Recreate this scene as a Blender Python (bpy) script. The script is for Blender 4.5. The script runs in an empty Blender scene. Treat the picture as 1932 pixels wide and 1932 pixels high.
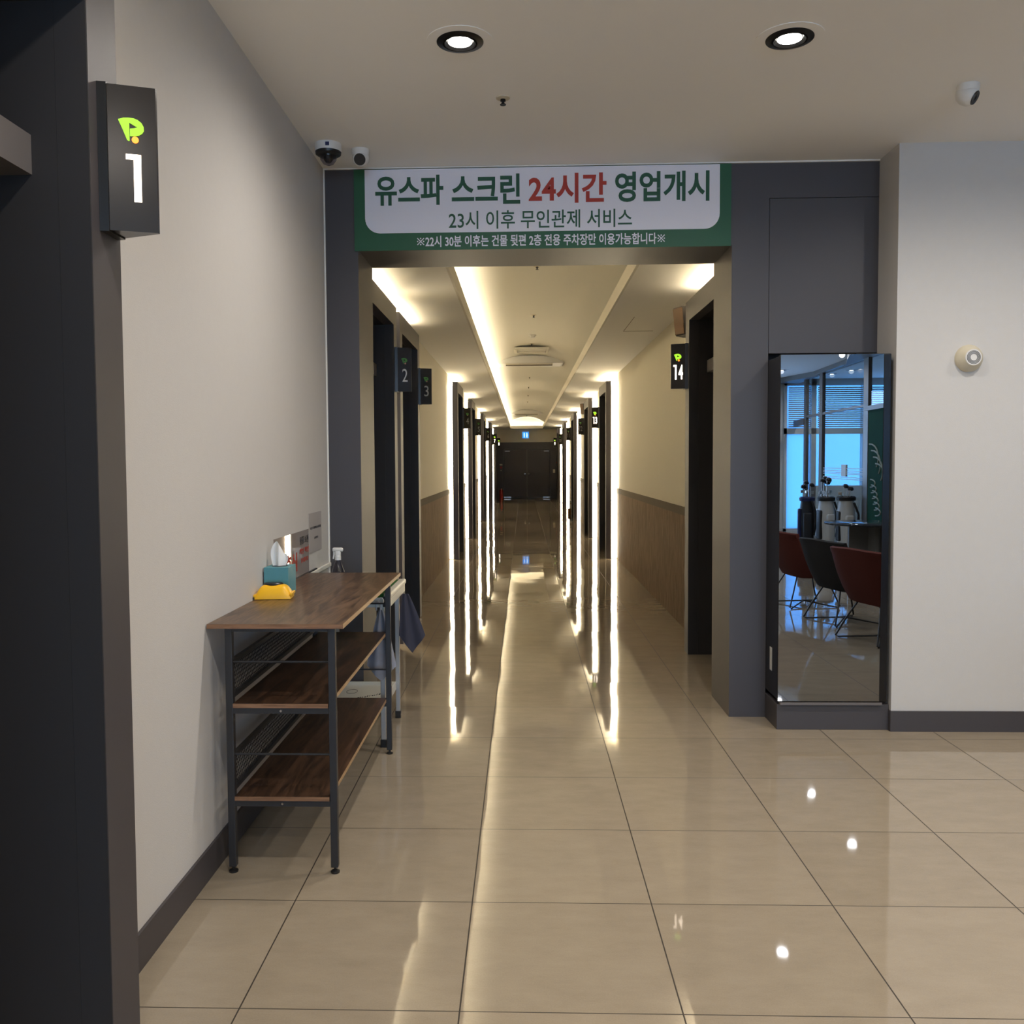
import bpy, bmesh, math, random
from mathutils import Vector, Matrix
random.seed(7)
PI = math.pi
C = bpy.context.scene.collection
SC = bpy.context.scene

# ------------------------------------------------------------------ camera
F, PITCH, YAW, ROLL, SX, SY = 1687.23, 0.0473, -0.0323, -0.0059, -32.47, -14.505
H = 1.48
cam_d = bpy.data.cameras.new('camera')
cam = bpy.data.objects.new('camera', cam_d)
C.objects.link(cam)
cy, sy = math.cos(YAW), math.sin(YAW)
cp, sp = math.cos(PITCH), math.sin(PITCH)
cr, sr = math.cos(ROLL), math.sin(ROLL)
R0 = Vector((cy, -sy, 0)); U0 = Vector((sp * sy, sp * cy, cp)); F0 = Vector((cp * sy, cp * cy, -sp))
Rr = cr * R0 + sr * U0
Uu = -sr * R0 + cr * U0
M = Matrix.Identity(4)
for i in range(3):
    M[i][0] = Rr[i]; M[i][1] = Uu[i]; M[i][2] = -F0[i]
M[0][3], M[1][3], M[2][3] = 0, 0, H
cam.matrix_world = M
cam_d.sensor_width = 36
cam_d.lens = F / 1932 * 36
cam_d.shift_x = -SX / 1932
cam_d.shift_y = SY / 1932
cam_d.clip_start = 0.02
cam_d.clip_end = 200
SC.camera = cam

# ------------------------------------------------------------------ world, exposure
w = bpy.data.worlds.new('world'); SC.world = w; w.use_nodes = True
bg = w.node_tree.nodes['Background']
bg.inputs[0].default_value = (0.16, 0.46, 1.0, 1)
bg.inputs[1].default_value = 4.0
SC.view_settings.view_transform = 'Standard'
SC.view_settings.look = 'None'
SC.view_settings.gamma = 1
SC.view_settings.use_curve_mapping = False
SC.view_settings.exposure = 0.60
SC.cycles.max_bounces = 10
SC.cycles.diffuse_bounces = 6
SC.cycles.glossy_bounces = 6
SC.cycles.sample_clamp_indirect = 6
SC.cycles.caustics_reflective = False
SC.cycles.caustics_refractive = False

SPOT_W = 44.0       # lobby downlights
STRIP_E = 15.0      # vertical strips behind the door frames
COVE_E = 31.0       # cove strips in the vaulted ceiling
WARM = (1.0, 0.85, 0.60)
LAMP = (1.0, 0.92, 0.84)

# ------------------------------------------------------------------ materials
def s2l(c):
    return tuple(((v / 255) / 12.92 if v / 255 <= 0.04045 else ((v / 255 + 0.055) / 1.055) ** 2.4) for v in c)

def mat(name, col, rough=0.5, metal=0.0, spec=0.5, emit=None, es=0.0, bump=0.0, bscale=200, var=0.0, vscale=6, trans=0.0, coat=0.0, srgb=False):
    m = bpy.data.materials.new(name); m.use_nodes = True
    nt = m.node_tree; b = nt.nodes['Principled BSDF']
    if srgb: col = s2l(col)
    b.inputs['Base Color'].default_value = (*col, 1)
    b.inputs['Roughness'].default_value = rough
    b.inputs['Metallic'].default_value = metal
    b.inputs['Specular IOR Level'].default_value = spec
    b.inputs['Transmission Weight'].default_value = trans
    b.inputs['Coat Weight'].default_value = coat
    if emit:
        b.inputs['Emission Color'].default_value = (*emit, 1)
        b.inputs['Emission Strength'].default_value = es
    if bump or var:
        tc = nt.nodes.new('ShaderNodeTexCoord')
    if var:
        n = nt.nodes.new('ShaderNodeTexNoise'); n.inputs['Scale'].default_value = vscale; n.inputs['Detail'].default_value = 5
        nt.links.new(tc.outputs['Object'], n.inputs['Vector'])
        mx = nt.nodes.new('ShaderNodeMix'); mx.data_type = 'RGBA'
        mx.inputs[6].default_value = (*[v * (1 - var) for v in col], 1)
        mx.inputs[7].default_value = (*[min(1, v * (1 + var)) for v in col], 1)
        nt.links.new(n.outputs['Fac'], mx.inputs[0]); nt.links.new(mx.outputs[2], b.inputs['Base Color'])
    if bump:
        n2 = nt.nodes.new('ShaderNodeTexNoise'); n2.inputs['Scale'].default_value = bscale
        nt.links.new(tc.outputs['Object'], n2.inputs['Vector'])
        bp = nt.nodes.new('ShaderNodeBump'); bp.inputs['Strength'].default_value = bump; bp.inputs['Distance'].default_value = 0.002
        nt.links.new(n2.outputs['Fac'], bp.inputs['Height']); nt.links.new(bp.outputs[0], b.inputs['Normal'])
    return m

def floor_mat():
    m = bpy.data.materials.new('polished_tile'); m.use_nodes = True
    nt = m.node_tree; N = nt.nodes; L = nt.links; b = N['Principled BSDF']
    geo = N.new('ShaderNodeNewGeometry')
    sep = N.new('ShaderNodeSeparateXYZ'); L.new(geo.outputs['Position'], sep.inputs[0])
    def math_(op, a, bb=None, cc=None):
        n = N.new('ShaderNodeMath'); n.operation = op
        for i, v in enumerate((a, bb, cc)):
            if v is None: continue
            if isinstance(v, (int, float)): n.inputs[i].default_value = v
            else: L.new(v, n.inputs[i])
        return n.outputs[0]
    T = 0.6
    u = math_('DIVIDE', math_('ADD', sep.outputs[0], 0.1787 + 60), T)
    v = math_('DIVIDE', math_('ADD', sep.outputs[1], -2.3405 + 60), T)
    fu = math_('FRACT', u); fv = math_('FRACT', v)
    du = math_('ABSOLUTE', math_('SUBTRACT', fu, 0.5)); dv = math_('ABSOLUTE', math_('SUBTRACT', fv, 0.5))
    gu = math_('GREATER_THAN', du, 0.5 - 0.0036); gv = math_('GREATER_THAN', dv, 0.5 - 0.0030)
    g = math_('MAXIMUM', gu, gv)
    cu = math_('FLOOR', u); cv = math_('FLOOR', v)
    cell = N.new('ShaderNodeCombineXYZ'); L.new(cu, cell.inputs[0]); L.new(cv, cell.inputs[1])
    wn = N.new('ShaderNodeTexWhiteNoise'); wn.noise_dimensions = '3D'; L.new(cell.outputs[0], wn.inputs['Vector'])
    wsep = N.new('ShaderNodeSeparateXYZ'); L.new(wn.outputs['Color'], wsep.inputs[0])
    # tile colour: fine speckle with soft clouds, slight tile to tile change
    n1 = N.new('ShaderNodeTexNoise'); n1.inputs['Scale'].default_value = 5; n1.inputs['Detail'].default_value = 8; n1.inputs['Roughness'].default_value = 0.7
    n2 = N.new('ShaderNodeTexNoise'); n2.inputs['Scale'].default_value = 220; n2.inputs['Detail'].default_value = 3
    mp = N.new('ShaderNodeMapping'); mp.inputs['Scale'].default_value = (1, 2.2, 1)
    L.new(geo.outputs['Position'], mp.inputs['Vector']); L.new(mp.outputs[0], n1.inputs['Vector']); L.new(geo.outputs['Position'], n2.inputs['Vector'])
    f = math_('ADD', math_('MULTIPLY', n1.outputs['Fac'], 0.75), math_('MULTIPLY', n2.outputs['Fac'], 0.35))
    f = math_('ADD', f, math_('MULTIPLY', math_('SUBTRACT', wsep.outputs[2], 0.5), 0.12))
    rmp = N.new('ShaderNodeValToRGB'); L.new(f, rmp.inputs[0])
    rmp.color_ramp.elements[0].position = 0.32; rmp.color_ramp.elements[0].color = (0.275, 0.228, 0.165, 1)
    rmp.color_ramp.elements[1].position = 0.80; rmp.color_ramp.elements[1].color = (0.355, 0.298, 0.220, 1)
    mx = N.new('ShaderNodeMix'); mx.data_type = 'RGBA'; L.new(g, mx.inputs[0]); L.new(rmp.outputs[0], mx.inputs[6]); mx.inputs[7].default_value = (0.030, 0.022, 0.014, 1)
    L.new(mx.outputs[2], b.inputs['Base Color'])
    rg = math_('ADD', 0.035, math_('MULTIPLY', g, 0.6)); L.new(rg, b.inputs['Roughness'])
    b.inputs['Specular IOR Level'].default_value = 0.5
    b.inputs['IOR'].default_value = 1.55
    # slightly warped tiles: each tile leans a touch and undulates
    off = N.new('ShaderNodeVectorMath'); off.operation = 'MULTIPLY_ADD'
    L.new(wn.outputs['Color'], off.inputs[0]); off.inputs[1].default_value = (40, 40, 40); L.new(geo.outputs['Position'], off.inputs[2])
    n3 = N.new('ShaderNodeTexNoise'); n3.inputs['Scale'].default_value = 2.2; n3.inputs['Detail'].default_value = 1.0
    L.new(off.outputs[0], n3.inputs['Vector'])
    s3 = N.new('ShaderNodeSeparateColor'); L.new(n3.outputs['Color'], s3.inputs[0])
    A1, A2 = 0.0045, 0.0115
    nx = math_('ADD', math_('MULTIPLY', math_('SUBTRACT', wsep.outputs[0], 0.5), A1), math_('MULTIPLY', math_('SUBTRACT', s3.outputs[0], 0.5), A2))
    ny = math_('ADD', math_('MULTIPLY', math_('SUBTRACT', wsep.outputs[1], 0.5), A1), math_('MULTIPLY', math_('SUBTRACT', s3.outputs[1], 0.5), A2))
    cn = N.new('ShaderNodeCombineXYZ'); L.new(nx, cn.inputs[0]); L.new(ny, cn.inputs[1]); cn.inputs[2].default_value = 1
    nn = N.new('ShaderNodeVectorMath'); nn.operation = 'NORMALIZE'; L.new(cn.outputs[0], nn.inputs[0])
    L.new(nn.outputs[0], b.inputs['Normal'])
    return m

def grain_mat(name, c0, c1, stretch, rough=0.4, scale=6.0, dist=1.0):
    m = bpy.data.materials.new(name); m.use_nodes = True
    nt = m.node_tree; N = nt.nodes; L = nt.links; b = N['Principled BSDF']
    tc = N.new('ShaderNodeTexCoord'); mp = N.new('ShaderNodeMapping'); mp.inputs['Scale'].default_value = stretch
    L.new(tc.outputs['Object'], mp.inputs['Vector'])
    n1 = N.new('ShaderNodeTexNoise'); n1.inputs['Scale'].default_value = scale; n1.inputs['Detail'].default_value = 9; n1.inputs['Roughness'].default_value = 0.62; n1.inputs['Distortion'].default_value = dist
    L.new(mp.outputs[0], n1.inputs['Vector'])
    r = N.new('ShaderNodeValToRGB'); L.new(n1.outputs['Fac'], r.inputs[0])
    r.color_ramp.elements[0].position = 0.38; r.color_ramp.elements[0].color = (*c0, 1)
    r.color_ramp.elements[1].position = 0.62; r.color_ramp.elements[1].color = (*c1, 1)
    L.new(r.outputs[0], b.inputs['Base Color']); b.inputs['Roughness'].default_value = rough
    return m

def glass_mat(name, tint, refl=0.08, rough=0.0, frost=0.0):
    m = bpy.data.materials.new(name); m.use_nodes = True
    nt = m.node_tree; N = nt.nodes; L = nt.links
    N.remove(N['Principled BSDF']); out = N['Material Output']
    t = N.new('ShaderNodeBsdfTransparent'); t.inputs[0].default_value = (*tint, 1)
    g = N.new('ShaderNodeBsdfGlossy'); g.inputs['Roughness'].default_value = 0.01
    fq = N.new('ShaderNodeFresnel'); fq.inputs[0].default_value = 1.5
    gg = N.new('ShaderNodeNewGeometry'); iv = N.new('ShaderNodeMath'); iv.operation = 'SUBTRACT'; iv.inputs[0].default_value = 1; L.new(gg.outputs['Backfacing'], iv.inputs[1])
    fr = N.new('ShaderNodeMath'); fr.operation = 'MULTIPLY'; L.new(fq.outputs[0], fr.inputs[0]); L.new(iv.outputs[0], fr.inputs[1])
    a = t
    if frost:
        tr = N.new('ShaderNodeBsdfTranslucent'); tr.inputs[0].default_value = (*tint, 1)
        mm = N.new('ShaderNodeMixShader'); mm.inputs[0].default_value = frost
        L.new(t.outputs[0], mm.inputs[1]); L.new(tr.outputs[0], mm.inputs[2]); a = mm
    mx = N.new('ShaderNodeMixShader'); L.new(fr.outputs[0], mx.inputs[0]); L.new(a.outputs[0], mx.inputs[1]); L.new(g.outputs[0], mx.inputs[2])
    L.new(mx.outputs[0], out.inputs[0])
    return m

MT = {}
MT['floor'] = floor_mat()
MT['white_wall'] = mat('white_wallpaper', (0.575, 0.56, 0.535), 0.75, bump=0.25, bscale=260, var=0.02, vscale=30)
MT['cream_wall'] = mat('cream_wallpaper', (0.72, 0.68, 0.57), 0.7, bump=0.25, bscale=260, var=0.02, vscale=30)
MT['ceiling'] = mat('ceiling_paint', (0.86, 0.85, 0.82), 0.85, bump=0.1, bscale=300)
MT['vault'] = mat('vault_paint', (0.72, 0.70, 0.64), 0.8)
MT['lip'] = mat('lip_paint', (0.68, 0.65, 0.58), 0.7)
MT['dark'] = mat('charcoal_laminate', (0.057, 0.051, 0.054), 0.46, spec=0.55, bump=0.12, bscale=500)
MT['deepdark'] = mat('dark_recess', (0.030, 0.028, 0.028), 0.6, spec=0.3, bump=0.05, bscale=500)  # same charcoal laminate, darkened in colour for the unlit recesses
MT['wainscot'] = grain_mat('brown_wood_panel', (0.17, 0.12, 0.075), (0.27, 0.195, 0.13), (6, 6, 1.0), 0.75, 5.0, 0.6)
MT['wainscot'].node_tree.nodes['Principled BSDF'].inputs['Specular IOR Level'].default_value = 0.15
MT['band'] = mat('taupe_rail', (0.155, 0.130, 0.098), 0.8, spec=0.15)
MT['white_trim'] = mat('white_trim', (0.8, 0.78, 0.72), 0.5)
MT['strip'] = mat('led_strip', (0.9, 0.85, 0.7), 0.5, emit=WARM, es=STRIP_E)
MT['cove'] = mat('led_cove', (0.9, 0.85, 0.7), 0.5, emit=WARM, es=COVE_E)
MT['lampface'] = mat('lamp_face', (0.9, 0.9, 0.9), 0.4, emit=(1, 0.93, 0.82), es=26)
MT['blackring'] = mat('lamp_ring', (0.02, 0.02, 0.022), 0.3, metal=0.6)
MT['chrome'] = mat('brushed_metal', (0.62, 0.6, 0.57), 0.28, metal=1.0)
MT['alu'] = mat('aluminium', (0.50, 0.49, 0.47), 0.38, metal=0.85)
MT['black'] = mat('black_plastic', (0.012, 0.012, 0.013), 0.35)
MT['blacksteel'] = mat('black_powder_steel', (0.020, 0.020, 0.022), 0.42, bump=0.1, bscale=700)
MT['white'] = mat('white_plastic', (0.72, 0.71, 0.68), 0.4)
MT['ivory'] = mat('ivory_plastic', (0.62, 0.56, 0.42), 0.45)
MT['green'] = mat('banner_green', (0.0130, 0.098, 0.040), 0.5)
MT['banwhite'] = mat('banner_white', (0.80, 0.79, 0.86), 0.55)
MT['txtgreen'] = mat('banner_text_green', (0.012, 0.085, 0.040), 0.5)
MT['txtred'] = mat('banner_text_red', (0.42, 0.030, 0.012), 0.5)
MT['txtblack'] = mat('print_black', (0.03, 0.03, 0.035), 0.5)
MT['signface'] = mat('sign_black_metal', (0.018, 0.015, 0.013), 0.22, metal=0.3)
MT['signside'] = mat('sign_black_side', (0.006, 0.006, 0.006), 0.3)
MT['numon'] = mat('lit_numeral', (0.9, 0.8, 0.7), 0.4, emit=(1, 0.83, 0.66), es=3.2)
MT['numoff'] = mat('unlit_numeral', (0.62, 0.62, 0.60), 0.4)
MT['numdim'] = mat('unlit_numeral_grey', (0.33, 0.33, 0.32), 0.4)
MT['logoon'] = mat('lit_logo_green', (0.10, 0.25, 0.02), 0.4, emit=(0.28, 0.60, 0.022), es=1.1)
MT['logooff'] = mat('unlit_logo_green', (0.06, 0.22, 0.03), 0.4)
MT['doton'] = mat('lit_logo_dot', (1, 0.4, 0.05), 0.4, emit=(1, 0.22, 0.02), es=1.1)
MT['dotoff'] = mat('unlit_logo_dot', (0.5, 0.25, 0.15), 0.4)
MT['walnut'] = grain_mat('walnut_top', (0.040, 0.021, 0.011), (0.150, 0.086, 0.047), (7, 0.8, 7), 0.33, 3.2, 2.2)
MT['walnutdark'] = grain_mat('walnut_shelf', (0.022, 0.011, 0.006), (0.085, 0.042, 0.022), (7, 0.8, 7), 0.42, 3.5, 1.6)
MT['edge'] = grain_mat('walnut_edge', (0.17, 0.085, 0.043), (0.28, 0.15, 0.08), (1, 1, 12), 0.4, 8.0, 0.2)
MT['edgelight'] = mat('oak_edge_band', (0.40, 0.25, 0.12), 0.35)
MT['teal'] = mat('teal_card', (0.085, 0.28, 0.33), 0.45)
MT['tealside'] = mat('teal_card_side', (0.06, 0.21, 0.26), 0.45)
MT['tissue'] = mat('tissue_paper', (0.78, 0.78, 0.76), 0.9)
MT['yellow'] = mat('yellow_film', (0.86, 0.47, 0.008), 0.32)
MT['paper'] = mat('grey_paper', (0.40, 0.375, 0.365), 0.6)
MT['lampaper'] = mat('laminated_paper', (0.30, 0.265, 0.24), 0.015, spec=0.4)
MT['turf'] = mat('green_turf', (0.012, 0.10, 0.014), 0.95, bump=1.0, bscale=400)
MT['cartwhite'] = mat('cream_edge_plastic', (0.70, 0.68, 0.58), 0.3)
MT['board'] = mat('white_tray', (0.62, 0.62, 0.56), 0.4)
MT['towelgrey'] = mat('grey_towel', (0.26, 0.27, 0.31), 0.95, bump=0.8, bscale=500, var=0.15, vscale=20)
MT['towelnavy'] = mat('navy_towel', (0.040, 0.042, 0.065), 0.95, bump=0.8, bscale=500)
MT['clear'] = glass_mat('clear_bottle', (0.62, 0.62, 0.72))
MT['mirror'] = mat('tinted_mirror', (0.36, 0.40, 0.46), 0.0, metal=1.0)
MT['styler'] = mat('dark_cabinet_gloss', (0.008, 0.008, 0.009), 0.2)
MT['graymetal'] = mat('grey_rail', (0.16, 0.145, 0.14), 0.4, metal=0.2)
MT['sticker'] = mat('white_sticker', (0.6, 0.6, 0.58), 0.5)
MT['spkwood'] = mat('brown_speaker_grille', (0.15, 0.075, 0.030), 0.5, bump=0.3, bscale=400)
MT['spkcase'] = mat('dark_speaker_case', (0.028, 0.022, 0.020), 0.5)
MT['red'] = mat('red_enamel', (0.35, 0.012, 0.010), 0.35)
MT['card'] = mat('brown_cardboard', (0.25, 0.12, 0.045), 0.8)
MT['bluesign'] = mat('lit_blue_sign', (0.05, 0.3, 0.9), 0.4, emit=(0.03, 0.26, 0.85), es=0.9)
MT['bluewhite'] = mat('lit_pictogram', (0.8, 0.9, 1), 0.4, emit=(0.55, 0.8, 1.0), es=1.2)
MT['redfab'] = mat('red_orange_fabric', (0.085, 0.013, 0.007), 0.95, bump=0.6, bscale=600)
MT['greyfab'] = mat('charcoal_fabric', (0.013, 0.013, 0.013), 0.95, bump=0.6, bscale=600)
MT['bagblack'] = mat('black_nylon', (0.012, 0.012, 0.014), 0.5)
MT['bagnavy'] = mat('navy_nylon', (0.012, 0.018, 0.09), 0.5)
MT['bagwhite'] = mat('white_leather', (0.62, 0.62, 0.60), 0.4)
MT['bagred'] = mat('maroon_leather', (0.20, 0.015, 0.03), 0.4)
MT['post'] = mat('grey_aluminium_post', (0.16, 0.15, 0.14), 0.4, metal=0.4)
MT['boardgreen'] = mat('green_board', (0.008, 0.055, 0.032), 0.85, spec=0.1)
MT['chalk'] = mat('pale_lettering', (0.28, 0.32, 0.27), 0.6)
MT['pane'] = glass_mat('partition_glass', (0.86, 0.93, 0.95))
MT['frost'] = glass_mat('frosted_glass', (0.70, 0.82, 0.88), frost=0.75)
MT['film'] = mat('white_window_film', (0.7, 0.72, 0.72), 0.6)
MT['slat'] = mat('blind_slat', (0.55, 0.55, 0.53), 0.5)
MT['inner'] = mat('office_wall', (0.60, 0.62, 0.62), 0.8)
MT['glasstop'] = mat('dark_glass_top', (0.02, 0.022, 0.025), 0.05)
MT['greypanel'] = mat('grey_table_base', (0.16, 0.16, 0.155), 0.5)

# ------------------------------------------------------------------ mesh helpers
class MB:
    def __init__(s): s.bm = bmesh.new()
    def _x(s, vs, m):
        if m is not None: bmesh.ops.transform(s.bm, matrix=m, verts=vs)
    def box(s, x0, x1, y0, y1, z0, z1, bev=0.0, m=None, seg=2):
        r = bmesh.ops.create_cube(s.bm, size=1.0); vs = r['verts']
        for v in vs:
            v.co = Vector((x0 + (v.co.x + .5) * (x1 - x0), y0 + (v.co.y + .5) * (y1 - y0), z0 + (v.co.z + .5) * (z1 - z0)))
        if bev > 0:
            es = list({e for v in vs for e in v.link_edges})
            rr = bmesh.ops.bevel(s.bm, geom=es, offset=bev, segments=seg, affect='EDGES', profile=0.5)
            vs = list({v for f in rr['faces'] for v in f.verts} | {v for v in vs if v.is_valid})
        s._x(vs, m); return s
    def prism(s, pts, z0, z1, m=None):
        a = [s.bm.verts.new((p[0], p[1], z0)) for p in pts]; b = [s.bm.verts.new((p[0], p[1], z1)) for p in pts]
        s.bm.faces.new(a[::-1]); s.bm.faces.new(b)
        n = len(pts)
        for i in range(n): s.bm.faces.new((a[i], a[(i + 1) % n], b[(i + 1) % n], b[i]))
        s._x(a + b, m); return s
    def lathe(s, prof, seg=32, m=None, cap=True):
        rings = []
        allv = []
        for r, z in prof:
            ring = [s.bm.verts.new((r * math.cos(2 * PI * k / seg), r * math.sin(2 * PI * k / seg), z)) for k in range(seg)]
            rings.append(ring); allv += ring
        for a, b in zip(rings, rings[1:]):
            for k in range(seg): s.bm.faces.new((a[k], a[(k + 1) % seg], b[(k + 1) % seg], b[k]))
        if cap:
            s.bm.faces.new(rings[0][::-1]); s.bm.faces.new(rings[-1])
        s._x(allv, m); return s
    def tube(s, pts, r, seg=8, m=None, closed=False):
        P = [Vector(p) for p in pts]; n = len(P); rings = []; allv = []
        rs = r if isinstance(r, (list, tuple)) else [r] * n
        up = None
        for i, p in enumerate(P):
            if closed: d = P[(i + 1) % n] - P[i - 1]
            else: d = P[min(i + 1, n - 1)] - P[max(i - 1, 0)]
            d.normalize()
            if up is None: up = Vector((0, 0, 1)) if abs(d.z) < .9 else Vector((1, 0, 0))
            a = d.cross(up)
            if a.length < 1e-4: a = d.cross(Vector((0.3, 1, 0.2)))
            a.normalize(); b = a.cross(d).normalized(); up = b
            ring = [s.bm.verts.new(p + rs[i] * (math.cos(2 * PI * k / seg) * a + math.sin(2 * PI * k / seg) * b)) for k in range(seg)]
            rings.append(ring); allv += ring
        pr = list(zip(rings, rings[1:])) + ([(rings[-1], rings[0])] if closed else [])
        for a, b in pr:
            for k in range(seg): s.bm.faces.new((a[k], a[(k + 1) % seg], b[(k + 1) % seg], b[k]))
        if not closed:
            s.bm.faces.new(rings[0][::-1]); s.bm.faces.new(rings[-1])
        s._x(allv, m); return s
    def grid(s, fn, nu, nv, thick=0.0):
        def sheet(k):
            return [[s.bm.verts.new(fn(i / nu, j / nv, k)) for j in range(nv + 1)] for i in range(nu + 1)]
        A = sheet(0)
        for i in range(nu):
            for j in range(nv): s.bm.faces.new((A[i][j], A[i + 1][j], A[i + 1][j + 1], A[i][j + 1]))
        if thick:
            B = sheet(1)
            for i in range(nu):
                for j in range(nv): s.bm.faces.new((B[i][j], B[i][j + 1], B[i + 1][j + 1], B[i + 1][j]))
            for i in range(nu):
                s.bm.faces.new((A[i][0], B[i][0], B[i + 1][0], A[i + 1][0])); s.bm.faces.new((A[i][nv], A[i + 1][nv], B[i + 1][nv], B[i][nv]))
            for j in range(nv):
                s.bm.faces.new((A[0][j], A[0][j + 1], B[0][j + 1], B[0][j])); s.bm.faces.new((A[nu][j], B[nu][j], B[nu][j + 1], A[nu][j + 1]))
        return s

def obj(name, mb, m, parent=None, loc=(0, 0, 0), rotz=0, smooth=False, label=None):
    me = bpy.data.meshes.new(name)
    bmesh.ops.recalc_face_normals(mb.bm, faces=mb.bm.faces)
    mb.bm.to_mesh(me); mb.bm.free()
    ms = m if isinstance(m, (list, tuple)) else [m]
    for q in ms: me.materials.append(MT[q])
    if smooth:
        for p in me.polygons: p.use_smooth = True
        try: me.set_sharp_from_angle(angle=math.radians(35))
        except Exception: pass
    o = bpy.data.objects.new(name, me); C.objects.link(o)
    o.location = loc; o.rotation_euler = (0, 0, rotz)
    if parent: o.parent = parent
    if label: o['label'] = label
    return o

def tag(o, label, cat, group=None, kind=None):
    o['label'] = label; o['category'] = cat
    if group: o['group'] = group
    if kind: o['kind'] = kind
    return o

def thing(name, label, cat, loc=(0, 0, 0), rotz=0, group=None):
    o = bpy.data.objects.new(name, None); C.objects.link(o)
    o.empty_display_size = 0.05
    o.location = loc; o.rotation_euler = (0, 0, rotz)
    return tag(o, label, cat, group)

def struct(name, mb, m, parent=None, loc=(0, 0, 0), **k):
    o = obj(name, mb, m, parent, loc, **k)
    if not parent: o['kind'] = 'structure'
    return o

def sempty(name, loc=(0, 0, 0)):
    o = bpy.data.objects.new(name, None); C.objects.link(o); o.location = loc; o['kind'] = 'structure'; o.empty_display_size = 0.05
    return o

def dup(root, loc, rotz=None, label=None, group=None):
    r = root.copy(); C.objects.link(r); r.location = loc
    if rotz is not None: r.rotation_euler = (0, 0, rotz)
    if label: r['label'] = label
    if group: r['group'] = group
    for ch in list(root.children):
        c = ch.copy(); C.objects.link(c); c.parent = r
        for g in list(ch.children):
            d = g.copy(); C.objects.link(d); d.parent = c
    return r

def text_mb(body, x0, x1, z0, z1, off=0.0, ext=0.002, shear=0.0, keep=False):
    """letters filling the rectangle x0..x1, z0..z1 in the local XZ plane, facing -Y"""
    c = bpy.data.curves.new('tmp', 'FONT'); c.body = body; c.size = 1; c.offset = off; c.resolution_u = 4; c.shear = shear
    c.extrude = 0.01
    o = bpy.data.objects.new('tmp', c); C.objects.link(o)
    bpy.context.view_layer.update()
    me = bpy.data.meshes.new_from_object(o.evaluated_get(bpy.context.evaluated_depsgraph_get()))
    bpy.data.objects.remove(o); bpy.data.curves.remove(c)
    mb = MB(); mb.bm.from_mesh(me); bpy.data.meshes.remove(me)
    xs = [v.co.x for v in mb.bm.verts]; ys = [v.co.y for v in mb.bm.verts]
    a0, a1, b0, b1 = min(xs), max(xs), min(ys), max(ys)
    sx = (x1 - x0) / (a1 - a0); sz = (z1 - z0) / (b1 - b0)
    if keep:
        k = min(abs(sx), abs(sz)); cx = (x0 + x1) / 2; cz = (z0 + z1) / 2
        w_ = (a1 - a0) * k; h_ = (b1 - b0) * k; x0, x1, z0, z1 = cx - w_ / 2, cx + w_ / 2, cz - h_ / 2, cz + h_ / 2; sx = sz = k
    for v in mb.bm.verts:
        x, y, z = v.co
        v.co = Vector((x0 + (x - a0) * sx, -z / 0.01 * ext / 2, z0 + (y - b0) * sz))
    return mb

# ------------------------------------------------------------------ dimensions
XL, XR = -1.133, 1.42
ZC, ZCC = 3.154, 2.80
YF, YB = 5.148, 5.624
XJL, XP = -0.939, 1.18
ZH = 2.695
YEND = 36.3
FL, FR = -0.99, 1.25                       # faces of the door frames
LEFT = [(0.90, 2.20), (5.72, 7.03), (7.22, 8.575), (13.52, 14.80), (17.25, 18.50), (22.2, 23.5), (27.4, 28.7), (32.3, 33.6)]
RIGHT = [(5.67, 6.97), (13.60, 14.88), (17.30, 18.60), (22.30, 23.60), (27.7, 29.0), (32.4, 33.7)]
ZFT, ZFO = 2.688, 2.537                    # frame top, opening top
JW = 0.145

# ------------------------------------------------------------------ structure
struct('floor', MB().box(-3.2, 9.2, -9.2, 37.2, -0.12, 0), 'floor')
struct('ceiling', MB().box(-3.2, 9.2, -9.2, YB - 0.02, ZC, ZC + 0.12), 'ceiling')

def side_wall(name, xa, xb, y0, y1, z0, z1, ops, m, zo):
    """boxes between the openings, and above them"""
    mb = MB(); cur = y0
    for a, b in ops:
        if b < y0 or a > y1: continue
        if a > cur and zo > z0: mb.box(xa, xb, cur, a, z0, min(z1, zo))
        cur = b
    if cur < y1 and zo > z0: mb.box(xa, xb, cur, y1, z0, min(z1, zo))
    if z1 > zo: mb.box(xa, xb, y0, y1, max(z0, zo), z1)
    return struct(name, mb, m)
opL = [(a + JW, b - JW) for a, b in LEFT]
opR = [(a + JW, b - JW) for a, b in RIGHT]
side_wall('wall_left', XL - 0.12, XL, -9.0, YF, 0.0, ZC, opL, 'white_wall', ZFO)
side_wall('wall_left_corridor', XL - 0.12, XL, YF, YEND, 1.072, ZC, opL, 'cream_wall', ZFO)
side_wall('wall_right_corridor', XR, XR + 0.12, YB, YEND, 1.072, ZC, opR, 'cream_wall', ZFO)
side_wall('wall_left_wainscot', XL - 0.12, XL + 0.008, YB, YEND, 0.0, 1.0, opL, 'wainscot', 5)
side_wall('wall_right_wainscot', XR - 0.008, XR + 0.12, YB, YEND, 0.0, 1.0, opR, 'wainscot', 5)
gapL = LEFT; gapR = RIGHT
side_wall('trim_1', XL - 0.10, XL + 0.014, YB, YEND, 1.0, 1.073, gapL, 'band', 5)
side_wall('trim_2', XR - 0.014, XR + 0.10, YB, YEND, 1.0, 1.073, gapR, 'band', 5)
side_wall('baseboard_left', XL - 0.02, XL + 0.010, 2.2, YF, 0.0, 0.112, [], 'dark', 5)
struct('trim_3', MB().box(XL, XL + 0.008, YF - 0.008, YF, 0.112, ZC), 'white_trim')
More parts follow.
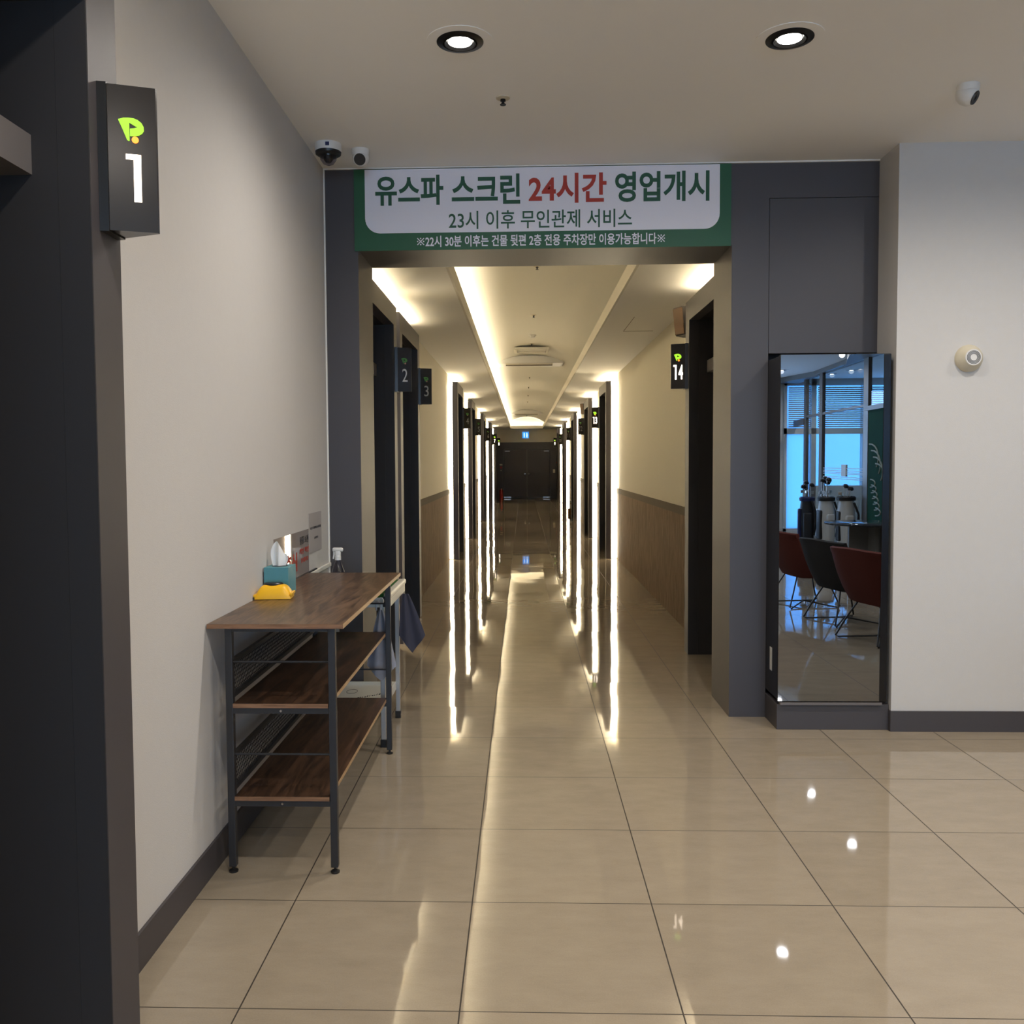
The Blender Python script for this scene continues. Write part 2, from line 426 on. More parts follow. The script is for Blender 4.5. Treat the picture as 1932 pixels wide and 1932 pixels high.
struct('trim_4', MB().box(XL, 2.0, YF - 0.010, YF, ZC - 0.008, ZC).box(2.002, 2.010, YF - 0.012, YF, 2.95, ZC), 'white_trim')
# portal into the corridor
struct('wall_front', MB().box(XL, XJL, YF, YB, 0, ZC).box(XJL, XP, YF, YB, ZH, ZC).box(XP, 1.388, YF, YB, 0, ZC)
       .box(1.388, 2.005, YF, YB, 2.952, ZC).box(1.388, 2.005, YF + 0.34, YB, 0, 2.952).box(1.388, 2.005, YF, YB, 0, 0.14), 'dark')
struct('trim_5', MB().box(1.391, 2.003, YF + 0.001, YF + 0.03, 2.085, 2.949), 'dark')
struct('wall_right_return', MB().box(2.005, 2.12, 5.0, YB, 0, ZC).box(1.997, 2.005, 5.0, YF, 0, ZC), 'white_wall')
struct('wall_right', MB().box(1.997, 9.0, 4.884, 5.0, 0, ZC), 'white_wall')
struct('baseboard_right', MB().box(1.990, 9.0, 4.872, 4.884, 0, 0.112).box(1.990, 2.0, 4.884, 4.93, 0, 0.112), 'dark')
struct('wall_back', MB().box(-1.3, -0.6, -9.15, -9.0, 0, ZC).box(4.2, 5.45, -9.15, -9.0, 0, ZC).box(-0.6, 4.2, -9.15, -9.0, 2.95, ZC).box(-0.6, 4.2, -9.15, -9.0, 0, 0.4), 'white_wall')
w9 = sempty('window_9')  # unseen window, added so soft frontal light can enter
obj('window_frame', MB().box(-0.6, 4.2, -9.12, -9.06, 0.4, 0.46).box(-0.6, 4.2, -9.12, -9.06, 2.89, 2.95).box(-0.6, -0.54, -9.12, -9.06, 0.46, 2.89).box(4.14, 4.2, -9.12, -9.06, 0.46, 2.89).box(1.77, 1.83, -9.12, -9.06, 0.46, 2.89), 'post', w9)
obj('pane', MB().box(-0.54, 1.77, -9.095, -9.085, 0.46, 2.89).box(1.83, 4.14, -9.095, -9.085, 0.46, 2.89), 'pane', w9)
al = bpy.data.lights.new('window_daylight', 'AREA'); al.shape = 'RECTANGLE'; al.size = 4.6; al.size_y = 2.4; al.energy = 125; al.color = (1.0, 0.95, 0.89)  # added fill behind the invented window, brightens banner and front walls
ao = bpy.data.objects.new('window_daylight', al); C.objects.link(ao); ao.location = (1.8, -9.2, 1.7); ao.rotation_euler = (PI / 2, 0, 0)
struct('wall_far_right', MB().box(9.0, 9.15, -9.1, 5.0, 0, ZC), 'white_wall')
# corridor end wall
struct('wall_end_upper', MB().box(XL - .1, XR + .1, YEND, YEND + 0.12, 2.27, ZC).box(XL - .1, XR + .1, YEND + 0.12, YEND + 0.2, 0, ZC), 'cream_wall')  # second box is unseen, added behind the doors to block daylight leaks
struct('wall_end', MB().box(XL - .1, -0.80, YEND - 0.004, YEND + 0.12, 0, 2.27).box(1.08, XR + .1, YEND - 0.004, YEND + 0.12, 0, 2.27)
       .box(-0.80, 1.08, YEND - 0.004, YEND + 0.12, 1.995, 2.27), 'dark')
# corridor ceiling with the raised vault
TX0, TX1, TY0, TY1 = -0.507, 0.77, 5.9, 35.5
struct('ceiling_corridor', MB().box(XL - .1, TX0, YB, YEND, ZCC, ZCC + 0.03).box(TX1, XR + .1, YB, YEND, ZCC, ZCC + 0.03)
       .box(TX0, TX1, YB, TY0, ZCC, ZCC + 0.03).box(TX0, TX1, TY1, YEND, ZCC, ZCC + 0.03), 'ceiling')
struct('trim_6', MB().box(TX0 - 0.012, TX0 + 0.006, TY0, TY1, ZCC - 0.006, ZCC + 0.11).box(TX1 - 0.006, TX1 + 0.012, TY0, TY1, ZCC - 0.006, ZCC + 0.11)
       .box(TX0, TX1, TY1 - .006, TY1 + 0.012, ZCC - 0.006, ZCC + 0.11).box(TX0, TX1, TY0 - 0.012, TY0 + 0.006, ZCC - 0.006, ZCC + 0.11), 'lip')
VX0, VX1, VY0, VY1 = TX0 - 0.13, TX1 + 0.13, TY0 - 0.13, TY1 + 0.13
VC = (VX0 + VX1) / 2; VH = (VX1 - VX0) / 2; ZS, ZT = 2.985, 3.25
RV = (VH * VH + (ZT - ZS) ** 2) / (2 * (ZT - ZS))
def vz(x): return ZT - RV + math.sqrt(max(RV * RV - (x - VC) ** 2, 0))
mb = MB(); prof = [(VX0, ZCC)] + [(VX0 + (VX1 - VX0) * i / 24, vz(VX0 + (VX1 - VX0) * i / 24)) for i in range(25)] + [(VX1, ZCC)]
for (xa, za), (xb, zb) in zip(prof, prof[1:]):
    mb.bm.faces.new([mb.bm.verts.new(p) for p in ((xa, VY0, za), (xb, VY0, zb), (xb, VY1, zb), (xa, VY1, za))])
for yy in (VY0, VY1):
    mb.bm.faces.new([mb.bm.verts.new((x, yy, z)) for x, z in prof])
bmesh.ops.remove_doubles(mb.bm, verts=mb.bm.verts, dist=1e-4)
struct('ceiling_vault', mb, 'vault', smooth=True)
cv = MB()
cv.box(TX0 - 0.085, TX0 - 0.045, TY0, TY1, ZCC + 0.032, ZCC + 0.045)
cv.box(TX0, TX1, TY1 + 0.045, TY1 + 0.085, ZCC + 0.032, ZCC + 0.045)
struct('trim_7', cv, 'cove')
# faint access hatch line on the right corridor ceiling
struct('trim_8', MB().box(1.02, 1.024, 8.3, 9.2, ZCC - 0.002, ZCC).box(1.02, 1.32, 9.2, 9.206, ZCC - 0.002, ZCC), 'band')

# ------------------------------------------------------------------ door frames and alcoves
def door_frame(n, side, a, b, strip=True, bar=True):
    sgn = -1 if side == 'L' else 1
    xf = FL if side == 'L' else FR
    xw = XL if side == 'L' else XR
    def bx(mb, d0, d1, y0, y1, z0, z1):     # d = depth behind the frame's face
        x0, x1 = sorted((xf + sgn * d0, xf + sgn * d1)); return mb.box(x0, x1, y0, y1, z0, z1)
    root = sempty('door_%d' % n, (0, 0, 0))
    dw = abs(xw - xf)
    obj('jamb', bx(MB(), 0, 0.075, a, a + JW, 0, ZFT), 'dark', root)
    obj('jamb', bx(MB(), 0, 0.075, b - JW, b, 0, ZFT), 'dark', root)
    obj('header', bx(MB(), 0, 0.075, a + JW, b - JW, ZFO, ZFT), 'dark', root)
    # backing box between frame and wall, narrower than the frame
    mbk = MB()
    bx(mbk, 0.075, dw + 0.12, a + JW - 0.035, a + JW, 0, ZFT - 0.1)
    bx(mbk, 0.075, dw + 0.12, b - JW, b - 0.03, 0, ZFT - 0.1)
    bx(mbk, 0.075, dw + 0.12, a + JW - 0.035, b - 0.03, ZFO, ZFT - 0.045)
    obj('frame_backing', mbk, 'dark', root)
    if strip:
        ms = MB()
        bx(ms, 0.082, dw - 0.006, a + 0.012, a + 0.03, 0.01, ZFT - 0.012)
        bx(ms, 0.082, dw - 0.006, a + 0.012, b - 0.06, ZFT - 0.03, ZFT - 0.012)
        obj('light_strip', ms, 'strip', root, label='warm glowing light strip')
    # alcove, its shade put into the darker laminate colour
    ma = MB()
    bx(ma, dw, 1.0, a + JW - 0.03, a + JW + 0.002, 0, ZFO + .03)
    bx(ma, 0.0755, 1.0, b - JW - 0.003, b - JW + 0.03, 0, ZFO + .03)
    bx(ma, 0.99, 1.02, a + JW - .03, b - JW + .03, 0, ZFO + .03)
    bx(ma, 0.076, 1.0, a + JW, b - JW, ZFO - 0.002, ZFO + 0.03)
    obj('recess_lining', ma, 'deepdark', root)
    mr = MB(); bx(mr, 0.001, 0.075, b - JW - 0.003, b - JW + 0.001, 0, ZFO)  # thin dark sheet on the far jamb, stands in for shade there
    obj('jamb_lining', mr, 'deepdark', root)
    mh = MB(); bx(mh, 0.135, 0.36, a + JW + 0.001, b - JW - 0.003, 2.145, 2.235)
    obj('transom_bar', mh, 'graymetal' if n != 1 else 'graymetal', root, label='grey metal bar across the opening')
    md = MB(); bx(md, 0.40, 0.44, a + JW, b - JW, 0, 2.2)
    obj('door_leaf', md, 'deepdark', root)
    return root
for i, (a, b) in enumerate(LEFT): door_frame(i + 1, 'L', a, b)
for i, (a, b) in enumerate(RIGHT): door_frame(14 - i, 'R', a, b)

# end double door
d = sempty('door_15', (0, 0, 0))
for k, (xa, xb) in enumerate(((-0.79, 0.138), (0.142, 1.07))):
    lf = obj('door_leaf', MB().box(xa, xb, YEND + 0.01, YEND + 0.05, 0.03, 1.985), 'dark', d)
    kx = 0.06 if k == 0 else 0.22
    obj('door_knob', MB().lathe([(0.035, 0), (0.035, .01), (0.012, .015), (0.012, .04), (0.03 + .008 * k, .05), (0.034 + .008 * k, .065), (0.02, .08)], 20, Matrix.Translation((kx, YEND + .01, 1.0)) @ Matrix.Rotation(PI / 2, 4, 'X')), 'chrome', lf, smooth=True)
    xx = xa if k == 0 else xb - 0.28
    obj('floor_hinge', MB().box(xx, xx + 0.28, YEND - 0.006, YEND + 0.012, 0.03, 0.062), 'chrome', lf)
    xx = xa + .04 if k == 0 else xb - 0.24
    obj('top_hinge', MB().box(xx, xx + 0.2, YEND - 0.004, YEND + 0.012, 1.90, 1.925), 'chrome', lf)

# ------------------------------------------------------------------ lobby lamps
def downlight_proto():
    t = thing('ceiling_downlight', '', 'ceiling light', (0, 0, ZC), group='recessed downlights of the lobby')
    obj('trim_ring', MB().lathe([(0.132, 0), (0.132, -0.003), (0.092, -0.004), (0.092, 0)], 48, cap=False), 'ceiling', t)
    obj('bezel', MB().lathe([(0.094, 0), (0.093, -0.006), (0.070, -0.011), (0.066, -0.004), (0.062, -0.012), (0.050, -0.002), (0.046, -0.0035)], 48, cap=False), 'blackring', t, smooth=True)
    obj('lamp_face', MB().lathe([(0.047, -0.001), (0.047, -0.005), (0.030, -0.007)], 40), 'lampface', t, label='glowing white lamp face')
    return t
DL = [(-0.245, 3.636, 'black ringed round downlight on the lobby ceiling left of the sprinkler'),
      (1.063, 3.667, 'black ringed round downlight on the lobby ceiling right of the sprinkler'),
      (3.9, -0.83, 'round downlight mirrored on the floor tiles nearest below the mirror cabinet'),
      (3.95, -2.46, 'round downlight mirrored on the tiles as the middle bright spot by the mirror cabinet'),
      (5.0, -4.5, 'downlight seen in the mirror door at its very top'),
      (4.80, -7.1, 'downlight seen at the upper left edge of the mirror door'),
      (6.0, -7.9, 'smaller downlight seen in the mirror behind the glass partition, lower of two'),
      (6.12, -7.2, 'smaller downlight seen in the mirror behind the glass partition, beside the thick post')]
proto = None
for i, (x, y, lab) in enumerate(DL):
    if proto is None:
        proto = downlight_proto(); proto.location = (x, y, ZC); proto['label'] = lab
    else: dup(proto, (x, y, ZC), label=lab)
SP = [(x, y) for x, y, _ in DL] + [(2.37, 3.65), (3.7, 3.65), (-0.245, 1.6), (1.063, 1.6), (2.37, 1.6), (3.7, 1.6), (-0.245, -0.6), (1.063, -0.6), (5.6, 1.6), (1.0, -3.5)]
sd = bpy.data.lights.new('downlight_beam', 'SPOT'); sd.energy = SPOT_W; sd.spot_size = math.radians(172); sd.spot_blend = 1.0
sd.color = LAMP; sd.shadow_soft_size = 0.045
for x, y in SP:
    o = bpy.data.objects.new('downlight_beam', sd); C.objects.link(o); o.location = (x, y, ZC - 0.03)

# ------------------------------------------------------------------ banner
BX0, BX1, BZ0, BZ1 = -0.957, 1.172, 2.686, 3.142
def bpx(px): return BX0 + (px - 667) * (BX1 - BX0) / 714
ban = thing('banner', 'green and white banner with green and red lettering hung over the corridor entrance', 'banner', ((BX0 + BX1) / 2, YF - 0.012, BZ0))
bo = Vector(ban.location)
def rel(mb, o=bo):
    bmesh.ops.translate(mb.bm, verts=mb.bm.verts, vec=-o); return mb
obj('banner_sheet', rel(MB().box(BX0, BX1, YF - 0.014, YF - 0.010, BZ0, BZ1)), 'green', ban)
wx0, wx1, wz0, wz1, rr = bpx(688), bpx(1359.5), BZ0 + 0.097, BZ1 - 0.002, 0.085
pts = [(wx0, wz1), (wx0, wz0 + rr)] + [(wx0 + rr - rr * math.cos(t * PI / 16), wz0 + rr - rr * math.sin(t * PI / 16)) for t in range(1, 9)] + \
      [(wx1 - rr + rr * math.sin(t * PI / 16), wz0 + rr - rr * math.cos(t * PI / 16)) for t in range(0, 9)] + [(wx1, wz1)]
mb = MB().prism(pts, -0.0008, 0.0008, Matrix.Translation((0, YF - 0.0145, 0)) @ Matrix.Rotation(PI / 2, 4, 'X'))
obj('white_panel', rel(mb), 'banwhite', ban, label='white rounded panel')
def btext(body, p0, p1, z0, z1, m, off=0.02):
    mb = text_mb(body, bpx(p0), bpx(p1), z0, z1, off, 0.0012)
    bmesh.ops.translate(mb.bm, verts=mb.bm.verts, vec=(0, YF - 0.0163, 0))
    obj('lettering', rel(mb), m, ban)
btext('유스파', 708, 838, 2.938, 3.106, 'txtgreen', 0.026)
btext('스크린', 854, 984, 2.938, 3.106, 'txtgreen', 0.026)
btext('24시간', 1000, 1147, 2.938, 3.104, 'txtred', 0.026)
btext('영업개시', 1163, 1340, 2.938, 3.106, 'txtgreen', 0.026)
btext('23시 이후 무인관제 서비스', 848, 1195, 2.800, 2.902, 'txtgreen', 0.010)
btext('22시 30분 이후는 건물 뒷편 2층 전용 주차장만 이용가능합니다', 803, 1241, 2.702, 2.766, 'banwhite', 0.018)

for px in (794, 1250):
    cx_, cz_ = bpx(px), 2.734
    mk = MB()
    for q in (-1, 1):
        mk.box(-0.027, 0.027, -0.0006, 0.0006, -0.0025, 0.0025, m=Matrix.Translation((cx_, YF - 0.0163, cz_)) @ Matrix.Rotation(q * PI / 4, 4, 'Y'))
    for ddx, ddz in ((0, .017), (0, -.017), (.017, 0), (-.017, 0)):
        mk.box(cx_ + ddx - .0035, cx_ + ddx + .0035, YF - 0.0169, YF - 0.0157, cz_ + ddz - .0035, cz_ + ddz + .0035)
    obj('reference_mark', rel(mk), 'banwhite', ban)

# ------------------------------------------------------------------ room number signs
def logo_pts():
    raw = [(740, 462), (770, 450), (800, 447), (828, 448), (852, 456), (873, 472), (885, 495), (886, 518), (876, 535), (858, 548), (835, 554), (812, 556), (806, 556), (806, 512), (828, 508), (852, 499), (836, 494), (818, 484), (803, 476), (803, 585), (797, 587), (788, 580), (765, 520)]
    return [((x - 813) * 0.000385, -(y - 520) * 0.000385) for x, y in raw]
def number_sign(num, side, b, on, label):
    sgn = 1 if side == 'L' else -1               # direction towards the corridor middle
    xf = FL if side == 'L' else FR
    yc = b - JW / 2 + 0.012
    t = thing('room_number_sign', label, 'sign', (xf, yc, 2.03), group='room number signs along the corridor')
    P = [(0, -0.045), (0.022, -0.040), (0.122, -0.004), (0.122, 0.004), (0.022, 0.040), (0, 0.045)]
    hh = 0.338
    pts = [(sgn * x, y) for x, y in P]
    obj('sign_box', MB().prism(pts, 0, hh), 'signface', t)
    obj('mounting_edge', MB().prism([(sgn * x, y) for x, y in ((0.0005, -0.047), (0.021, -0.0425), (0.021, 0.0425), (0.0005, 0.047))], -0.003, hh + 0.003), 'signside', t)
    # frame on the front face: origin at face centre
    p0 = Vector((sgn * 0.022, -0.040, 0)); p1 = Vector((sgn * 0.122, -0.004, 0))
    left, right = (p0, p1) if side == 'L' else (p1, p0)
    ex = (right - left).normalized(); ez = Vector((0, 0, 1)); ey = ez.cross(ex)
    mid = (left + right) / 2
    fm = Matrix(((ex.x, ey.x, ez.x, mid.x - ey.x * 0.0016), (ex.y, ey.y, ez.y, mid.y - ey.y * 0.0016), (ex.z, ey.z, ez.z, hh / 2), (0, 0, 0, 1)))
    def place(mb): bmesh.ops.transform(mb.bm, matrix=fm, verts=mb.bm.verts); return mb
    h0, h1 = -0.100, 0.010
    dw_ = 0.042 if len(num) == 1 else 0.032
    if not on: h0, h1 = -0.094, 0.006
    x = 0.002 - (dw_ * len(num) + 0.006 * (len(num) - 1)) / 2
    for ch in num:
        if ch == '1':
            th = (0.0165 if len(num) == 1 else 0.0115) if on else 0.007
            c0 = x + dw_ / 2 + (0.008 if len(num) == 1 else 0.001)
            n_mb = MB().box(c0 - th / 2, c0 + th / 2, -0.001, 0.001, h0, h1); n_mb.box(c0 - th / 2 - 0.016 * dw_ / 0.04, c0 - th / 2, -0.001, 0.001, h1 - (0.012 if on else 0.007), h1)
        else:
            n_mb = text_mb(ch, x, x + dw_, h0, h1, 0.022 if on else 0.0, 0.002)
        obj('numeral', place(n_mb), 'numon' if on else ('numoff' if num in '2' else 'numdim'), t, label='glowing numeral' if on else 'pale unlit numeral')
        x += dw_ + 0.006
    s = 1.0 if on else 0.85
    lm = Matrix.Translation((-0.002, 0, 0.066)) @ Matrix.Rotation(PI / 2, 4, 'X') @ Matrix.Scale(s, 4)
    obj('logo', place(MB().prism(logo_pts(), -0.001, 0.001, lm)), 'logoon' if on else 'logooff', t, label='yellow green flag shaped logo')
    dm = Matrix.Translation((0.0065 * s, 0, 0.0655 - 0.0215 * s)) @ Matrix.Rotation(PI / 2, 4, 'X') @ Matrix.Scale(s, 4)
    obj('logo_dot', place(MB().lathe([(0.0077, -0.001), (0.0077, 0.001)], 20, dm)), 'doton' if on else 'dotoff', t, label='orange dot')
    return t
LN = ['lit black sign with numeral 1 and green logo on the nearest left door frame',
      'unlit black sign with pale numeral 2 on the left just past the entrance',
      'unlit black sign with grey numeral 3 beside the sign numbered 2',
      'unlit black sign reading 4, first one after the long bare stretch of left wall',
      'unlit black sign reading 5, just behind the 4 on the left',
      'small unlit black sign reading 6, before the lit 7',
      'lit black sign with numeral 7 far down on the left',
      'lit black sign with numeral 8, farthest on the left by the end wall']
for i, (a, b) in enumerate(LEFT): number_sign(str(i + 1), 'L', b, i in (0, 6, 7), LN[i])
RN = ['lit black sign with numerals 14 on the nearest right door frame',
      'lit black sign with numerals 13 on the right corridor wall',
      'unlit black sign reading 12, just behind the lit 13',
      'unlit black sign reading 11 between the 12 and the 10',
      'small unlit black sign reading 10 in front of the lit 9',
      'lit black sign with numeral 9, farthest on the right by the end wall']
for i, (a, b) in enumerate(RIGHT): number_sign(str(14 - i), 'R', b, i in (0, 1, 5), RN[i])

# ------------------------------------------------------------------ wall speaker past frame 14 (and one further down)
def speaker(y, label, dy=0.0):
    t = thing('wall_speaker', label, 'speaker', (1.30, y, 2.585), group='wall speakers on the right side of the corridor')
    pts = [(-0.115, 0.0), (-0.045, -0.10), (0.10, -0.10), (0.10, 0.10), (-0.02, 0.10)]
    mb = MB().prism([(-0.100, 0.02), (-0.050, -0.085), (0.06, -0.085), (0.09, 0.10), (-0.03, 0.10)], -0.12, 0.10)
    for v in mb.bm.verts:
        v.co.x += -0.10 * (v.co.z) * (1 if v.co.x < 0.02 else 0)
    obj('case', mb, 'spkcase', t)
    gr = MB().prism([(-0.106, 0.016), (-0.056, -0.089), (-0.050, -0.085), (-0.100, 0.02)], -0.112, 0.092)
    for v in gr.bm.verts: v.co.x += -0.10 * v.co.z
    obj('grille', gr, 'spkwood', t, label='brown grille')
    obj('bracket', MB().box(0.03, 0.125, -0.02, 0.02, -0.03, 0.03), 'black', t)
speaker(7.16, 'brown fronted wall speaker above the sign numbered 14')
speaker(18.8, 'small dark wall speaker farther down the right side of the corridor')

# ------------------------------------------------------------------ ceiling fittings
def sprinkler(x, y, z, label, grp=None):
    t = thing('ceiling_sprinkler', label, 'sprinkler', (x, y, z), group=grp)
    obj('escutcheon', MB().lathe([(0.033, 0), (0.032, -0.004), (0.016, -0.008)], 24), 'ivory', t, smooth=True)
    obj('sprinkler_head', MB().lathe([(0.012, -0.008), (0.013, -0.016), (0.007, -0.018), (0.006, -0.028), (0.014, -0.030), (0.014, -0.033)], 16), 'blackring', t, smooth=True)
    return t
sprinkler(-0.087, 4.198, ZC, 'small brass ringed sprinkler on the lobby ceiling before the banner', 'ceiling sprinklers')
sv = sprinkler(VC, 8.2, ZT, 'small sprinkler in the vaulted ceiling, nearest, just behind the portal header', 'ceiling sprinklers')
for y, lab in ((10.9, 'second sprinkler along the crown of the corridor vault'), (13.5, 'sprinkler in the vault right in front of the square hatch'),
          (18.8, 'first sprinkler behind the long air slot in the vault'), (21.3, 'second sprinkler behind the long air slot'), (23.9, 'third sprinkler behind the long air slot'), (26.4, 'fourth sprinkler behind the long air slot'), (34.3, 'farthest sprinkler before the bright end of the vault')):
    dup(sv, (VC, y, ZT), label=lab)
def smoke(x, y, z, label):
    t = thing('smoke_detector', label, 'smoke detector', (x, y, z))
    obj('base', MB().lathe([(0.055, 0), (0.053, -0.015)], 28), 'white', t)
    obj('sensor', MB().lathe([(0.040, -0.015), (0.036, -0.035), (0.020, -0.048), (0.012, -0.05)], 28), 'white', t, smooth=True)
smoke(VC, 12.6, ZT, 'white smoke detector on the crown of the corridor vault')
smoke(0.22, 35.95, ZCC, 'white detector on the ceiling at the far end of the corridor')
# square hatch
t = thing('ceiling_hatch', 'white square framed hatch in the vault before the long air slot', 'hatch', (VC, 13.9, 3.20))
fr = MB(); hw = 0.262; hy = 0.24
fr.box(-hw, -hw + .04, -hy, hy, -0.02, 0.02, 0.006).box(hw - .04, hw, -hy, hy, -0.02, 0.02, 0.006).box(-hw + .04, hw - .04, -hy, -hy + .04, -0.02, 0.02, .006).box(-hw + .04, hw - .04, hy - .04, hy, -0.02, 0.02, .006)
obj('hatch_frame', fr, 'lip', t)
obj('hatch_panel', MB().box(-hw + .03, hw - .03, -hy + .03, hy - .03, 0.0, 0.01), 'vault', t)
def airslot(y, label):
    t = thing('air_conditioner_slot', label, 'air conditioner', (VC, y, 3.105), group='long air slots in the vault')
    mb = MB(); mb.box(-0.54, 0.54, -0.28, 0.28, 0.0, 0.13, 0.008); obj('panel', mb, 'white', t)
    obj('slot', MB().box(-0.42, 0.36, -0.25, -0.10, -0.004, 0.001), 'ivory', t)
    obj('flap', MB().box(-0.42, 0.36, -0.09, 0.02, -0.010, -0.004), 'band', t)
airslot(15.15, 'nearer long cream air conditioner slot across the vault')
airslot(30.7, 'farther long air conditioner slot across the vault')

def dome_cam():
    t = thing('security_camera', 'wide white security camera with black dome at the lobby ceiling corner', 'security camera', (-1.02, 4.76, ZC))
    obj('base', MB().lathe([(0.070, 0), (0.070, -0.035), (0.066, -0.042)], 40), 'white', t, smooth=True)
    obj('black_band', MB().lathe([(0.068, -0.040), (0.066, -0.052), (0.050, -0.062)], 40), 'black', t, smooth=True)
    obj('dome', MB().lathe([(0.046, -0.060), (0.042, -0.080), (0.028, -0.100), (0.010, -0.108)], 32), 'clear', t, smooth=True)
    obj('lens', MB().lathe([(0.022, -0.060), (0.024, -0.080), (0.014, -0.094)], 24), 'black', t, smooth=True)
    obj('maker_mark', MB().box(0.0, 0.02, -0.073, -0.069, -0.028, -0.010), 'bagnavy', t, label='small blue label')
dome_cam()
def turret(x, y, ang, tilt, label):
    t = thing('security_camera', label, 'security camera', (x, y, ZC), ang)
    obj('base', MB().lathe([(0.048, 0), (0.048, -0.020), (0.044, -0.030)], 32), 'white', t, smooth=True)
    bl = MB().lathe([(0.020, 0.050), (0.036, 0.036), (0.045, 0.012), (0.044, -0.012), (0.036, -0.028), (0.033, -0.032)], 32, Matrix.Translation((0, 0, -0.044)) @ Matrix.Rotation(tilt, 4, 'X'))
    b = obj('ball', bl, 'white', t, smooth=True)
    obj('lens_plate', MB().lathe([(0.0, -0.033), (0.031, -0.033), (0.029, -0.037), (0.010, -0.036)], 32, Matrix.Translation((0, 0, -0.044)) @ Matrix.Rotation(tilt, 4, 'X'), cap=False), 'black', b, smooth=True)
turret(-0.865, 4.85, 0.0, -math.radians(62), 'small white ball security camera facing forward left above the banner')
turret(2.0, 4.16, math.radians(52), -math.radians(58), 'white ball security camera on the right of the lobby ceiling, turned sideways')

# wall siren
t = thing('wall_siren', 'round cream alarm siren on the right white wall', 'alarm', (2.375, 4.884, 2.017))
RX = Matrix.Rotation(PI / 2, 4, 'X')
obj('base', MB().lathe([(0.072, 0), (0.072, 0.012), (0.064, 0.030), (0.045, 0.052), (0.043, 0.056)], 48, RX), 'ivory', t, smooth=True)
gm = MB().lathe([(0.043, 0.054), (0.042, 0.060), (0.0, 0.060)], 40, RX, cap=False)
g_ = obj('grille', gm, 'white', t, smooth=True)
for r in (0.018, 0.023, 0.028, 0.033):
    obj('grille_slot', MB().lathe([(r, 0.0600), (r, 0.0612), (r + 0.0022, 0.0612), (r + 0.0022, 0.0600)], 36, RX, cap=False), 'blackring', g_)

# ------------------------------------------------------------------ clothes care cabinet with mirror door
t = thing('clothes_care_cabinet', 'tall black cabinet with mirror door standing on the grey plinth', 'cabinet', (1.39, 4.90, 0.14))
co = Vector(t.location)
obj('body', rel(MB().box(1.389, 1.965, 4.925, 5.45, 0.165, 2.045, 0.004), co), 'styler', t)
obj('door_edge', rel(MB().box(1.386, 1.975, 4.896, 4.924, 0.158, 2.050, 0.003), co), 'styler', t)
obj('mirror', rel(MB().box(1.3875, 1.935, 4.892, 4.8962, 0.162, 2.047), co), 'mirror', t, label='tinted mirror door front')
obj('handle_strip', rel(MB().box(1.936, 1.974, 4.890, 4.897, 0.162, 2.047, 0.002), co), 'styler', t, label='glossy black edge strip')
obj('foot_rail', rel(MB().box(1.40, 1.95, 4.888, 4.92, 0.141, 0.155), co), 'graymetal', t)
obj('rating_sticker', rel(MB().box(1.3875, 1.3888, 5.02, 5.06, 0.30, 0.43), co), 'sticker', t, label='white sticker')
tag(obj('cabinet_plinth', MB().box(1.386, 1.992, 4.905, 5.146, 0.0, 0.141, 0.002), 'dark'), 'low charcoal plinth carrying the mirror cabinet', 'plinth')

# ------------------------------------------------------------------ side rack
RT = 0.910
rk = thing('side_rack', 'walnut topped three tier rack with black steel frame against the left wall', 'rack', (-0.88, 3.8, 0))
ro = Vector(rk.location)
def rp(name, mb, m, label=None, parent=None, smooth=False): return obj(name, rel(mb, ro), m, parent or rk, label=label, smooth=smooth)
Y0, Y1 = 3.12, 4.60
rp('tabletop', MB().box(-1.128, -0.642, Y0, Y1, RT - 0.015, RT), 'walnut')
rp('edge_band', MB().box(-0.6425, -0.640, Y0, Y1, RT - 0.016, RT - 0.0006), 'edgelight', 'pale wood edge band')
rp('edge_band', MB().box(-1.128, -0.640, Y0 - 0.0015, Y0 + 0.0005, RT - 0.016, RT - 0.0006), 'edge')
LX = [(-1.071, -1.045), (-0.700, -0.674)]; LY = [(3.137, 3.163), (4.455, 4.481)]
for xa, xb in LX:
    for ya, yb in LY:
        lg = rp('leg', MB().box(xa, xb, ya, yb, 0.022, RT - 0.016, 0.002), 'blacksteel')
        rp('foot', MB().lathe([(0.016, 0.0), (0.017, 0.006), (0.012, 0.009), (0.005, 0.010), (0.005, 0.024)], 20, Matrix.Translation(((xa + xb) / 2, (ya + yb) / 2, 0))), 'black', parent=lg, smooth=True)
for zt in (0.621, 0.283):
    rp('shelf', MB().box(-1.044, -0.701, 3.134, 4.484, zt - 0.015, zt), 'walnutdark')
    rp('edge_band', MB().box(-1.044, -0.701, 3.1325, 3.1342, zt - 0.0155, zt - 0.0005), 'edge')
    rp('edge_band', MB().box(-0.7015, -0.6995, 3.165, 4.453, zt - 0.0155, zt - 0.0005), 'edgelight', 'pale wood edge band')
    for ya, yb in LY:
        cb = rp('crossbar', MB().box(-1.045, -0.700, ya, yb, zt - 0.037, zt - 0.017), 'blacksteel')
        if ya < 4: rp('bolt', MB().lathe([(0.0045, 0), (0.004, 0.003)], 12, Matrix.Translation((-0.872, ya, zt - 0.027)) @ RX), 'chrome', parent=cb)
for ya, yb in LY: rp('crossbar', MB().box(-1.045, -0.700, ya, yb, RT - 0.030, RT - 0.016), 'blacksteel')
for z in (0.769, 0.433):
    for ya in (3.150, 4.468):
        rp('rod', MB().tube([(-1.046, ya, z), (-0.699, ya, z)], 0.0042, 10), 'blacksteel')
